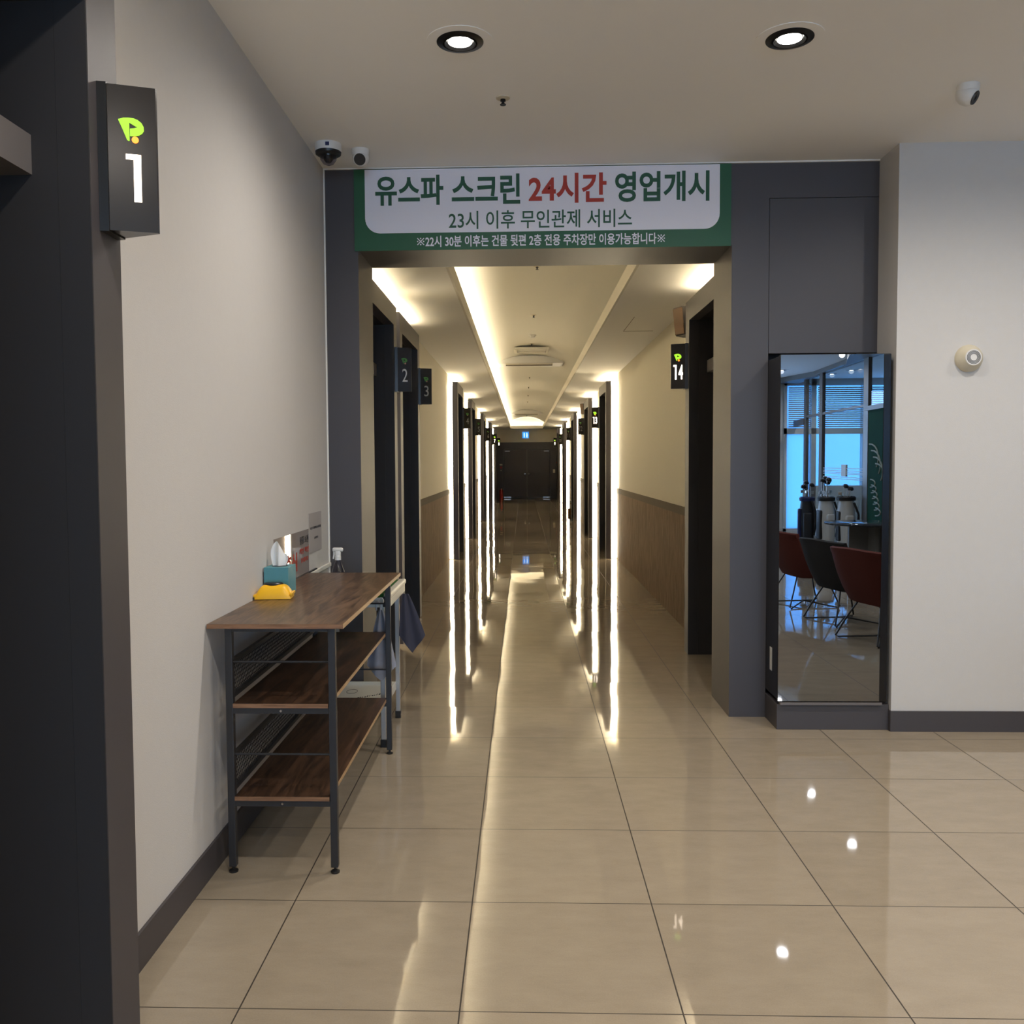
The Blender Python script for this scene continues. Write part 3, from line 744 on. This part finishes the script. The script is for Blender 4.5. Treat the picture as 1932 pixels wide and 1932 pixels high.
def mesh_panel(z0, z1):
    x = -1.060; y0, y1 = 3.165, 4.453
    f = rp('mesh_frame', MB().box(x - .008, x + .008, y0, y1, z0, z0 + 0.016).box(x - .008, x + .008, y0, y1, z1 - 0.016, z1), 'blacksteel')
    mb = MB(); za, zb = z0 + 0.016, z1 - 0.016; hh = zb - za; p = 0.018; run = hh * 0.62
    n = int((y1 - y0 + run) / p)
    for s in (1, -1):
        for k in range(n):
            ys = y0 - run + k * p if s == 1 else y0 + k * p
            ye = ys + s * run
            # clip
            t0, t1 = 0.0, 1.0
            lo, hi = (y0 - ys) / (ye - ys), (y1 - ys) / (ye - ys)
            if lo > hi: lo, hi = hi, lo
            t0, t1 = max(t0, lo), min(t1, hi)
            if t1 - t0 < 0.02: continue
            A = Vector((x + 0.001 * s, ys + (ye - ys) * t0, za + hh * t0)); B = Vector((x + 0.001 * s, ys + (ye - ys) * t1, za + hh * t1))
            dv = (B - A).normalized(); nn = Vector((0, -dv.z, dv.y)) * 0.0015; xx = Vector((0.0008, 0, 0))
            vs = [mb.bm.verts.new(q) for q in (A - nn - xx, A + nn - xx, A + nn + xx, A - nn + xx, B - nn - xx, B + nn - xx, B + nn + xx, B - nn + xx)]
            for q in ((0, 1, 2, 3), (7, 6, 5, 4), (0, 4, 5, 1), (1, 5, 6, 2), (2, 6, 7, 3), (3, 7, 4, 0)): mb.bm.faces.new([vs[i] for i in q])
    rp('wire_mesh', mb, 'mesh', parent=f)
MT['mesh'] = mat('black_expanded_metal', (0.018, 0.017, 0.017), 0.5)
mesh_panel(0.632, 0.772); mesh_panel(0.292, 0.428)

# ------------------------------------------------------------------ things on the rack
# wet wipes
t = thing('wet_wipes_pack', 'yellow wet wipes pack with black lid lying on the rack top', 'wipes', (-1.055, 3.73, RT), math.radians(6))
def wipes(u, v, k):
    th = u * 2 * PI
    return None
mb = MB()
nx_, ny_ = 16, 10
def wp(u, v, k):
    x = (u - .5) * 0.150; y = (v - .5) * 0.095
    e = (1 - abs(2 * u - 1) ** 6) * (1 - abs(2 * v - 1) ** 4)
    sd_ = 0.5 + 0.5 * math.sin(u * 9 + v * 5) * 0.08
    if k == 1: return Vector((x, y, 0.002))
    return Vector((x * (1 - 0.05 * e), y, 0.010 * 0 + 0.012 * (1 - e) + 0.060 * e * (0.96 + 0.08 * sd_)))
mb.grid(wp, nx_, ny_, 1)
wbody = obj('pack_body', mb, 'yellow', t, smooth=True)
obj('end_fin', MB().box(-0.080, -0.070, -0.048, 0.048, 0.012, 0.020, 0.001).box(0.070, 0.080, -0.048, 0.048, 0.016, 0.026, 0.001), 'yellow', t)
obj('lid', MB().lathe([(0.040, 0.056), (0.041, 0.062), (0.036, 0.066), (0.0, 0.067)], 32, Matrix.Translation((-0.004, 0.004, 0)) @ Matrix.Diagonal((1, 0.72, 1, 1)), cap=False), 'black', t, smooth=True, label='black oval lid')
# tissue box
t = thing('tissue_box', 'teal tissue box with a tissue pulled up, behind the yellow wipes', 'tissue box', (-1.073, 3.885, RT))
obj('box', MB().box(-0.053, 0.053, -0.064, 0.064, 0, 0.119, 0.001), 'teal', t)
obj('slot', MB().lathe([(0.034, 0.1192), (0.034, 0.1200), (0.0, 0.1200)], 28, Matrix.Diagonal((1, 1.1, 1, 1)), cap=False), 'bagblack', t)
def tis(u, v, k):
    a = (u - .5); h = v
    x = -0.004 + a * 0.052 * (1 + 1.1 * h - 1.0 * h ** 3)
    y = 0.012 * math.sin(u * 9) * (1 - 0.3 * h) + 0.01 * h
    z = 0.116 + h * (0.055 + 0.055 * math.sin(PI * min(1, 0.25 + u * 0.9)))
    return Vector((x, y + (0.0012 if k else 0), z))
obj('tissue', MB().grid(tis, 14, 12, 1), 'tissue', t, smooth=True, label='white tissue')

# papers and rails on the left wall
def wallsheet(name, label, cat, y0, y1, z0, z1, m, lines, sag=0.0):
    t = thing(name, label, cat, (XL, (y0 + y1) / 2, z0))
    hw = (y1 - y0) / 2; hz = z1 - z0
    obj('sheet', MB().box(0.0005, 0.0022, -hw, hw, 0, hz), m, t)
    for body, a0, a1, b0, b1, mm, off in lines:
        tm = text_mb(body, a0, a1, b0, b1, off, 0.0006)
        # local XZ facing -Y  ->  facing +X on the wall, reading towards +Y
        bmesh.ops.transform(tm.bm, matrix=Matrix.Translation((0.0029, 0, 0)) @ Matrix.Rotation(PI / 2, 4, 'Z'), verts=tm.bm.verts)
        obj('lettering', tm, mm, t)
    return t
wallsheet('laminated_notice', 'glossy laminated notice with red lettering behind the tissue box', 'notice', 4.0, 4.655, 0.912, 1.135, 'lampaper',
          [('휴식', -0.14, 0.08, 0.03, 0.125, 'txtred', 0.03), ('물품 보관', 0.14, 0.32, 0.155, 0.195, 'txtblack', 0.02), ('개인 책임', 0.13, 0.32, 0.105, 0.135, 'txtred', 0.02), ('감사합니다', 0.16, 0.31, 0.06, 0.085, 'txtred', 0.02)])
wallsheet('taped_paper', 'plain grey paper with two lines of print taped highest on the left wall', 'paper', 4.665, 4.955, 1.0, 1.213, 'paper',
          [('사용 후 제자리에 놓아주세요', -0.12, 0.13, 0.125, 0.140, 'txtblack', 0.02), ('감사합니다', -0.03, 0.06, 0.07, 0.083, 'txtblack', 0.02)])
tag(obj('wall_rail', MB().box(XL, XL + 0.016, 4.35, YF - 0.010, 0.882, 0.904, 0.003), 'white_trim'), 'thin white rail on the left wall just behind the rack top', 'rail')
tag(obj('wall_tray', MB().box(XL + .0008, XL + 0.012, 4.30, 4.80, 0.905, 0.912, 0.001), 'blackring'), 'thin dark strip under the laminated notice', 'strip')

# ------------------------------------------------------------------ cart behind the rack
ct = thing('golf_mat_cart', 'white edged cart with green turf top and aluminium legs behind the rack', 'cart', (-0.89, 4.84, 0))
ro2 = Vector(ct.location)
def cp_(name, mb, m, label=None, parent=None, smooth=False): return obj(name, rel(mb, ro2), m, parent or ct, label=label, smooth=smooth)
cp_('turf', MB().box(-1.07, -0.718, 4.56, 5.13, 0.785, 0.803), 'turf', 'green turf mat')
cp_('edge_rail', MB().box(-0.716, -0.690, 4.555, 5.138, 0.735, 0.780, 0.003).box(-0.724, -0.683, 4.555, 5.138, 0.780, 0.808, 0.008), 'cartwhite')
cp_('edge_rail', MB().box(-1.098, -1.070, 4.555, 5.138, 0.735, 0.808, 0.006), 'cartwhite')
cp_('end_cap', MB().box(-0.726, -0.690, 4.548, 4.556, 0.738, 0.792), 'black')
cp_('front_rail', MB().box(-1.07, -0.726, 4.556, 4.572, 0.735, 0.785), 'cartwhite')
for x in (-1.084, -0.733):
    for y in (4.578, 5.112):
        lg = cp_('leg', MB().box(x - .0125, x + .0125, y - .0125, y + .0125, 0.03, 0.785, 0.002), 'alu')
        cp_('foot', MB().box(x - .0165, x + .0165, y - .0165, y + .0165, 0.0, 0.042, 0.003), 'black', parent=lg)
tr = cp_('tray', MB().box(-1.07, -0.748, 4.592, 5.10, 0.186, 0.194).box(-0.748, -0.742, 4.592, 5.10, 0.170, 0.214).box(-1.076, -1.07, 4.592, 5.10, 0.186, 0.214).box(-1.07, -0.748, 5.094, 5.10, 0.194, 0.214), 'board')
cp_('print_mark', MB().tube([(-0.97 + 0.03 * math.cos(a * PI / 10), 4.95 + 0.045 * math.sin(a * PI / 10), 0.1945) for a in range(20)], 0.0012, 5, closed=True), 'txtblack', parent=tr)
pm = MB()
for k in range(14):
    x = -0.915 + k * 0.0118; pm.box(x, x + 0.008 - (k % 3) * .002, 4.80 + k * 0.009, 4.83 + k * 0.009 - (k % 4) * .004, 0.1942, 0.1948)
cp_('print_mark', pm, 'txtblack', parent=tr)

# spray bottle on the cart
t = thing('spray_bottle', 'clear spray bottle with white trigger head standing on the cart', 'spray bottle', (-1.018, 4.85, 0.803), 0)
obj('bottle', MB().lathe([(0.040, 0), (0.041, 0.01), (0.041, 0.05), (0.034, 0.085), (0.020, 0.125), (0.014, 0.140), (0.014, 0.148)], 28), 'clear', t, smooth=True)
hd = obj('spray_head', MB().lathe([(0.017, 0.146), (0.017, 0.166), (0.014, 0.170)], 20).box(-0.030, 0.029, -0.011, 0.011, 0.190, 0.214, 0.009, seg=3).box(-0.014, 0.016, -0.010, 0.010, 0.166, 0.196, 0.004), 'white', t, smooth=True)
obj('trigger', MB().tube([(-0.020, 0, 0.194), (-0.021, 0, 0.175), (-0.026, 0, 0.152)], [0.006, 0.0055, 0.004], 10), 'white', hd, smooth=True)

# towels hanging on the cart
def towel(name, label, m, loc, W0, W1, Hh, skew, depth, tip, rotz=0):
    t = tag(obj(name, MB().grid(lambda u, v, k: Vector(((u - .5) * (W0 + (W1 - W0) * (v ** 0.8)) + skew * v, depth * math.sin(u * 11 + 1.3) * (0.4 + 0.6 * v) + (0.004 if k else 0), -Hh * v * (1 + tip * (1 - abs(2 * u - 1)) - tip * .5))), 24, 18, 1), m, loc=loc, rotz=rotz, smooth=True), label, 'towel')
    return t
towel('hanging_towel', 'light grey towel gathered and hanging from the front of the cart', 'towelgrey', (-0.735, 4.535, 0.725), 0.02, 0.155, 0.33, 0.0, 0.012, 0.25)
towel('hanging_towel', 'dark navy towel hanging from the right side of the cart', 'towelnavy', (-0.672, 5.03, 0.735), 0.03, 0.15, 0.29, 0.035, 0.010, 0.35, math.radians(10))
t = thing('hook_clip', 'small white and chrome clips at the front edge of the cart', 'clip', (-0.735, 4.545, 0.74))
obj('ring', MB().tube([(0.013 * math.cos(a * PI / 8), 0, 0.03 + 0.016 * math.sin(a * PI / 8)) for a in range(16)], 0.003, 8, closed=True), 'white', t, smooth=True)
obj('clip_strap', MB().box(-0.005, 0.005, -0.003, 0.003, -0.045, 0.016, 0.001).box(-0.028, -0.020, -0.003, 0.003, -0.02, 0.028, 0.002), 'chrome', t)

# ------------------------------------------------------------------ far end of the corridor
t = thing('restroom_sign', 'small lit blue restroom pictogram sign above the far double door', 'sign', (0.09, YEND - 0.0, 2.42))
obj('frame', MB().box(-0.17, 0.17, -0.02, 0, -0.03, 0.31, 0.004), 'white', t)
obj('face', MB().box(-0.125, 0.125, -0.028, -0.02, 0.015, 0.265), 'bluesign', t)
pg = MB()
for x, w_ in ((-0.055, 0.018), (0.055, 0.026)):
    pg.lathe([(0.017, 0), (0.017, 0.003)], 16, Matrix.Translation((x, -0.028, 0.215)) @ RX)
    pg.prism([(x - 0.02, 0.19), (x + 0.02, 0.19), (x + w_, 0.11), (x + 0.012, 0.045), (x - 0.012, 0.045), (x - w_, 0.11)], 0, 0.003, Matrix.Translation((0, -0.028, 0)) @ RX)
obj('pictogram', pg, 'bluewhite', t)
t = thing('fire_extinguisher', 'red fire extinguisher on the floor left of the far double door', 'fire extinguisher', (-0.88, 35.2, 0))
obj('cylinder', MB().lathe([(0.062, 0.02), (0.066, 0.03), (0.066, 0.34), (0.055, 0.38), (0.022, 0.41), (0.020, 0.44)], 28), 'red', t, smooth=True)
obj('valve', MB().lathe([(0.02, 0.44), (0.018, 0.46)], 16).box(-0.06, 0.02, -0.01, 0.01, 0.455, 0.475, .003), 'black', t)
obj('hose', MB().tube([(0.03, -0.02, 0.45), (0.09, -0.03, 0.40), (0.085, -0.03, 0.25), (0.075, -0.02, 0.12)], 0.010, 10), 'black', t, smooth=True)
obj('stand', MB().lathe([(0.085, 0), (0.085, 0.03), (0.07, 0.035)], 28), 'red', t)
t = thing('alarm_panel', 'small cream alarm unit with red button left of the far door', 'alarm', (-0.91, YEND - 0.004, 1.12))
obj('sounder', MB().box(-0.055, 0.055, -0.03, 0, 0.22, 0.28, 0.006), 'ivory', t)
obj('call_point', MB().box(-0.04, 0.04, -0.025, 0, 0.09, 0.18, 0.006), 'red', t, label='red call point')
obj('key_switch', MB().box(-0.02, 0.02, -0.01, 0, 0.0, 0.03), 'ivory', t)
tag(obj('light_switch', MB().box(-0.045, 0.045, -0.012, 0, -0.07, 0.07, 0.004), 'ivory', loc=(1.235, YEND - 0.004, 1.10)), 'cream light switch right of the far double door', 'switch')
t = thing('fire_hose_pipe', 'thin red marked pipe at the right edge of the far wall', 'pipe', (1.37, YEND - 0.05, 1.1))
obj('pipe', MB().tube([(0, 0, -0.05), (0, 0, 0.95)], 0.012, 10), 'chrome', t)
obj('clamp', MB().box(-0.03, 0.02, -0.02, 0.02, 0.85, 0.93), 'red', t); obj('clamp', MB().box(-0.05, 0.01, -0.02, 0.02, 0.32, 0.37), 'red', t)
tag(obj('cardboard_box', MB().box(-0.075, 0.075, -0.12, 0.12, 0, 0.155, 0.003), 'card', loc=(1.33, 25.3, 0)), 'brown cardboard box on the floor by the right corridor wall', 'box')
t = thing('white_carton', 'white carton standing on the brown cardboard box', 'carton', (1.345, 25.3, 0.155))
obj('carton', MB().box(-0.05, 0.05, -0.06, 0.06, 0, 0.225, 0.003), 'white', t)
obj('label_patch', MB().box(-0.03, 0.02, -0.0615, -0.060, 0.12, 0.17), 'edgelight', t)

# ------------------------------------------------------------------ the part of the lobby behind the camera (seen in the mirror door)
YM = 4.892
def real(t): return 2 * YM - t            # mirrored depth to real y
def line_x(t): return 5.36 + 0.058 * (t - 14.2)
# glass partition
pt = thing('glass_partition', 'tall glass partition with grey posts reflected in the mirror door', 'partition', (5.4, real(16.5), 0))
po = Vector(pt.location)
def pp(name, mb, m, label=None, parent=None): return obj(name, rel(mb, po), m, parent or pt, label=label)
def seg_box(mb, t0, t1, z0, z1, th):
    x0, x1 = line_x(t0), line_x(t1); a = Vector((x0, real(t0))); b = Vector((x1, real(t1))); d_ = (b - a).normalized(); n_ = Vector((-d_.y, d_.x)) * th / 2
    pts = [(a + n_), (b + n_), (b - n_), (a - n_)]
    return mb.prism([(p.x, p.y) for p in pts], z0, z1)
for t0, wd in ((14.15, 0.10), (16.72, 0.09), (17.86, 0.07)):
    th = 0.09
    pp('post', seg_box(MB(), t0 - wd / 2 * 2.2, t0 + wd / 2 * 2.2, 0, ZC, 0.06), 'post')
pp('top_rail', seg_box(MB(), 11.0, 18.75, ZC - 0.08, ZC, 0.10), 'post')
pp('door_rail', seg_box(MB(), 17.9, 18.75, 2.18, 2.30, 0.08), 'post')
pp('door_rail', seg_box(MB(), 11.0, 14.1, 2.24, 2.31, 0.08), 'post')
pp('slide_track', seg_box(MB(), 14.2, 17.8, 2.31, 2.35, 0.05), 'post')
pp('bottom_rail', seg_box(MB(), 11.0, 17.8, 0.0, 0.06, 0.06), 'post')
pp('pane', seg_box(MB(), 14.25, 16.6, 0.06, ZC - 0.08, 0.010), 'pane')
pp('pane', seg_box(MB(), 16.82, 17.78, 0.06, ZC - 0.08, 0.010), 'pane')
pp('pane', seg_box(MB(), 11.0, 14.0, 2.31, ZC - 0.08, 0.010), 'pane')
st = MB()
for z in (1.235, 1.26, 1.29, 1.33, 1.15, 1.18): seg_box(st, 14.3, 16.6, z, z + 0.010, 0.014)
pp('film_stripe', st, 'film')
nb = pp('posted_note', seg_box(MB(), 15.20, 15.45, 1.20, 1.40, 0.03), 'sticker', 'white note on the glass')
gb = pp('green_board', seg_box(MB(), 12.2, 14.02, 0.06, 2.24, 0.05), 'boardgreen', 'dark green board')
# pale looping strokes on the green board
ck = MB()
def bpt(t, z, o=0.03):
    return (line_x(t) - o, real(t), z)
for k in range(4):
    ck.tube([bpt(13.95 - 0.42 * math.sin(a * PI / 10) - 0.10 * k, 1.72 - 0.10 * k - 0.24 * (1 - math.cos(a * PI / 10)) + 0.05 * a / 10) for a in range(8)], 0.012, 6)
for k in range(6):
    ck.tube([bpt(13.88 - 0.05 * k - 0.22 * math.sin(a * PI / 8), 1.18 - 0.085 * k - 0.06 * (1 - math.cos(a * PI / 8))) for a in range(9)], 0.010, 6)
pp('chalk_stroke', ck, 'chalk', parent=gb)
# curved bulkhead edge on the ceiling
mb = MB()
cu = []
for k in range(25):
    s = k / 24; t_ = 12.0 + 7 * s
    cu.append((line_x(t_) - 0.20 - 0.28 * math.sin(s * PI * 2.2 + 0.6), real(t_)))
mb.prism(cu + [(line_x(19) + .05, real(19)), (line_x(12.0) + .05, real(12))], 3.06, ZC)
struct('ceiling_bulkhead', mb, 'greypanel')
# window wall with daylight
YW = -8.95
wx = [(5.45, 5.95), (6.05, 7.0), (7.1, 8.1), (8.2, 8.9)]
mb = MB(); mb.box(5.40, 9.1, YW - 0.15, YW, 3.02, ZC).box(5.40, 9.1, YW - 0.15, YW, 2.02, 2.14).box(5.95, 9.1, YW - 0.15, YW, 0, 0.95).box(5.40, 5.95, YW - .15, YW, 0, 0.06)
for a, b in ((5.40, 5.45), (5.95, 6.05), (7.0, 7.1), (8.1, 8.2), (8.9, 9.1)): mb.box(a, b, YW - 0.15, YW, 0, ZC)
struct('wall_window', mb, 'inner')
for i, (a, b) in enumerate(wx):
    wn_ = sempty('window_%d' % (i + 1))
    obj('pane', MB().box(a, b, YW - 0.10, YW - 0.094, 2.14, 3.02).box(a, b, YW - 0.10, YW - 0.094, 0.95 if i else 0.06, 2.02), 'pane' if i else 'frost', wn_)
    sl = MB()
    for k in range(20):
        z = 2.17 + k * 0.042; sl.box(a + 0.02, b - 0.02, -0.014, 0.014, -0.0008, 0.0008, m=Matrix.Translation((0, YW + 0.03, z)) @ Matrix.Rotation(math.radians(62), 4, 'X'))
    obj('blind', sl, 'slat', wn_)

# golf bags
def golf_bag(name, label, body, trim, panel, x, t_, rot, hh=0.88, r=0.125):
    g = thing('golf_bag', label, 'golf bag', (x, real(t_), 0), rot, group='golf bags standing before the glass partition')
    obj('bag_body', MB().lathe([(r * .82, 0), (r * .95, .02), (r, .25), (r * 1.08, .45), (r * 1.02, .65), (r * .86, .80), (r * .92, hh)], 28, Matrix.Diagonal((0.92, 1.0, 1, 1))), body, g, smooth=True)
    obj('rim', MB().lathe([(r * .98, hh - .05), (r * 1.03, hh), (r * .9, hh + .02), (r * .75, hh)], 28, cap=False), trim, g, smooth=True)
    obj('pocket', MB().box(-0.07, 0.07, 0.07, 0.165, 0.10, 0.60, 0.03, seg=3), panel, g, smooth=True)
    obj('side_pocket', MB().box(-0.15, -0.09, -0.06, 0.07, 0.18, 0.66, 0.025, seg=3), trim, g, smooth=True)
    obj('strap', MB().tube([(0.06, r, 0.80), (0.12, r + .03, 0.62), (0.13, r + .02, 0.40), (0.10, r - .02, 0.22)], 0.018, 8, Matrix.Diagonal((1, 1, 1, 1))), 'bagblack', g, smooth=True)
    obj('base', MB().lathe([(r * .9, 0), (r * .95, 0.05)], 24), 'bagblack', g)
    return g
golf_bag('g', 'black and navy golf bag, leftmost of the golf bags in the mirror', 'bagblack', 'bagnavy', 'bagblack', 4.80, 15.30, 0.2, 0.84)
golf_bag('g', 'white golf bag with grey side next to the black one in the mirror', 'bagwhite', 'bagblack', 'bagwhite', 4.97, 14.85, -0.25, 0.86, 0.138)
golf_bag('g', 'white golf bag with dark red stripe, rightmost in the mirror', 'bagwhite', 'bagblack', 'bagwhite', 5.17, 14.50, -0.1, 0.88, 0.145)
golf_bag('g', 'slim black golf bag with maroon panel between the white ones', 'bagblack', 'bagwhite', 'bagred', 5.11, 15.32, 0.0, 0.85, 0.10)
# clubs
def club_proto():
    c = thing('golf_club', '', 'golf club', (0, 0, 0), group='golf clubs standing in the golf bags')
    obj('shaft', MB().tube([(0, 0, 0.25), (0, 0, 1.06)], 0.006, 8), 'chrome', c)
    obj('club_head', MB().lathe([(0.010, -0.035), (0.042, -0.022), (0.050, 0), (0.036, 0.022), (0.012, 0.034)], 16, Matrix.Translation((0.03, 0, 1.08)) @ Matrix.Rotation(0.5, 4, 'Y')), 'black', c, smooth=True)
    return c
club = None
spots = [(4.77, 15.35, .02, 'dark wood headed club in the black golf bag, at left'), (4.83, 15.22, -.02, 'dark wood headed club in the black golf bag, at right'), (4.93, 14.95, .06, 'tallest club in the white bag beside the black bag'),
         (4.98, 14.85, .08, 'dark headed club in the middle of the white bag'), (5.01, 14.95, .03, 'club leaning right out of the white bag'), (5.09, 15.35, .09, 'club with hooded dark head in the slim bag'), (5.13, 15.3, .05, 'club in the slim bag nearest the right white bag'), (4.73, 15.30, -.05, 'lowest dark club at the far left of the black golf bag'), (5.14, 14.52, -.02, 'dark headed club at the left of the rightmost white bag'), (5.21, 14.45, -.06, 'dark headed club at the right of the rightmost white bag')]
for i, (x, t_, dz, lab) in enumerate(spots):
    if club is None: club = club_proto(); club['label'] = lab; club.location = (x, real(t_), dz)
    else:
        c_ = dup(club, (x, real(t_), dz), random.uniform(-1, 1), lab)
def iron_proto():
    c = thing('golf_iron', '', 'golf club', (0, 0, 0), group='short irons standing in the golf bags')
    obj('shaft', MB().tube([(0, 0, 0.25), (0, 0, 0.92)], 0.005, 8), 'chrome', c)
    obj('club_head', MB().box(-0.012, 0.048, -0.008, 0.008, 0.905, 0.955, 0.006), 'chrome', c)
    return c
iron = None
for bi, (bx_, bt, nm) in enumerate(((4.80, 15.3, 'black navy bag'), (4.97, 14.90, 'left white bag'), (5.18, 14.62, 'right white bag'))):
    for k in range(4):
        a = k * 1.6 + bi; x, t_ = bx_ + 0.065 * math.cos(a), bt + 0.065 * math.sin(a)
        lab = 'silver headed iron, one of four alike in the ' + nm
        if iron is None: iron = iron_proto(); iron.location = (x, real(t_), 0.0); iron['label'] = lab; iron['group'] = 'irons in the ' + nm
        else: dup(iron, (x, real(t_), 0.01 * k), a, lab, 'irons in the ' + nm)

# lounge chairs with wire legs
def chair(label, m, x, y, rot):
    t = thing('shell_chair', label, 'chair', (x, y, 0), rot, group='shell chairs in a row reflected in the mirror door')
    prof = [(-0.33, 0.765), (-0.30, 0.66), (-0.26, 0.54), (-0.205, 0.41), (-0.15, 0.310), (-0.06, 0.285), (0.08, 0.325), (0.20, 0.385), (0.26, 0.395)]
    def pf(v):
        f = v * (len(prof) - 1); i = min(int(f), len(prof) - 2); q = f - i
        return prof[i][0] * (1 - q) + prof[i + 1][0] * q, prof[i][1] * (1 - q) + prof[i + 1][1] * q
    def fn(u, v, k):
        px, pz = pf(v); s = 2 * u - 1
        w_ = 0.335 - 0.04 * abs(v - 0.3)
        edge = abs(s) ** 3
        wing = 0.10 * edge * (1 if v < 0.75 else 1 - (v - .75) * 2.5)
        drop = 0.03 * s * s if v < 0.08 else 0
        off = 0.035 if k else 0
        nxx, nzz = (0.9, 0.25) if v < 0.5 else (0.1, 1.0)
        return Vector((px + wing * (0.9 if v < .55 else 0.0) + off * nxx, s * w_, pz + (wing if v >= .55 else wing * 0.15) - drop + off * nzz))
    obj('shell', MB().grid(fn, 20, 24, 1), m, t, smooth=True)
    fr_ = MB()
    for sy_ in (-1, 1):
        fr_.tube([(-0.12, 0.12 * sy_, 0.33), (-0.19, 0.19 * sy_, 0.16), (-0.245, 0.235 * sy_, 0.018), (-0.225, 0.225 * sy_, 0.007), (0, 0.0, 0.045), (0.225, 0.225 * sy_, 0.007), (0.245, 0.235 * sy_, 0.018), (0.19, 0.19 * sy_, 0.18), (0.14, 0.12 * sy_, 0.36)], 0.007, 8)
    obj('wire_legs', fr_, 'blacksteel', t)
    t.scale = (1.07, 1.07, 1.0)
    return t
chair('red orange shell chair seen from behind, rightmost in the mirror', 'redfab', 2.93, real(7.35), -0.32)
chair('charcoal shell chair between the two red ones in the mirror', 'greyfab', 2.93, real(8.22), -0.25)
chair('red orange shell chair at the left edge of the mirror', 'redfab', 2.86, real(9.2), -0.15)
# tables
def table(label, x, t_, h, r):
    t = thing('round_table', label, 'table', (x, real(t_), 0), group='round tables beside the shell chairs')
    obj('tabletop', MB().lathe([(r - .01, h - 0.022), (r, h - 0.018), (r, h - 0.004), (r - 0.006, h)], 48), 'glasstop', t, smooth=True)
    obj('panel_base', MB().box(-0.24, 0.24, -0.02, 0.02, 0, h - 0.022).box(-0.02, 0.02, -0.24, 0.24, 0, h - 0.022), 'greypanel', t)
table('dark round topped table on grey panel base, farther one in the mirror', 4.05, 10.6, 0.745, 0.50)
table('dark round topped table on grey panel base, nearer one at the mirror edge', 4.25, 9.5, 0.715, 0.45)
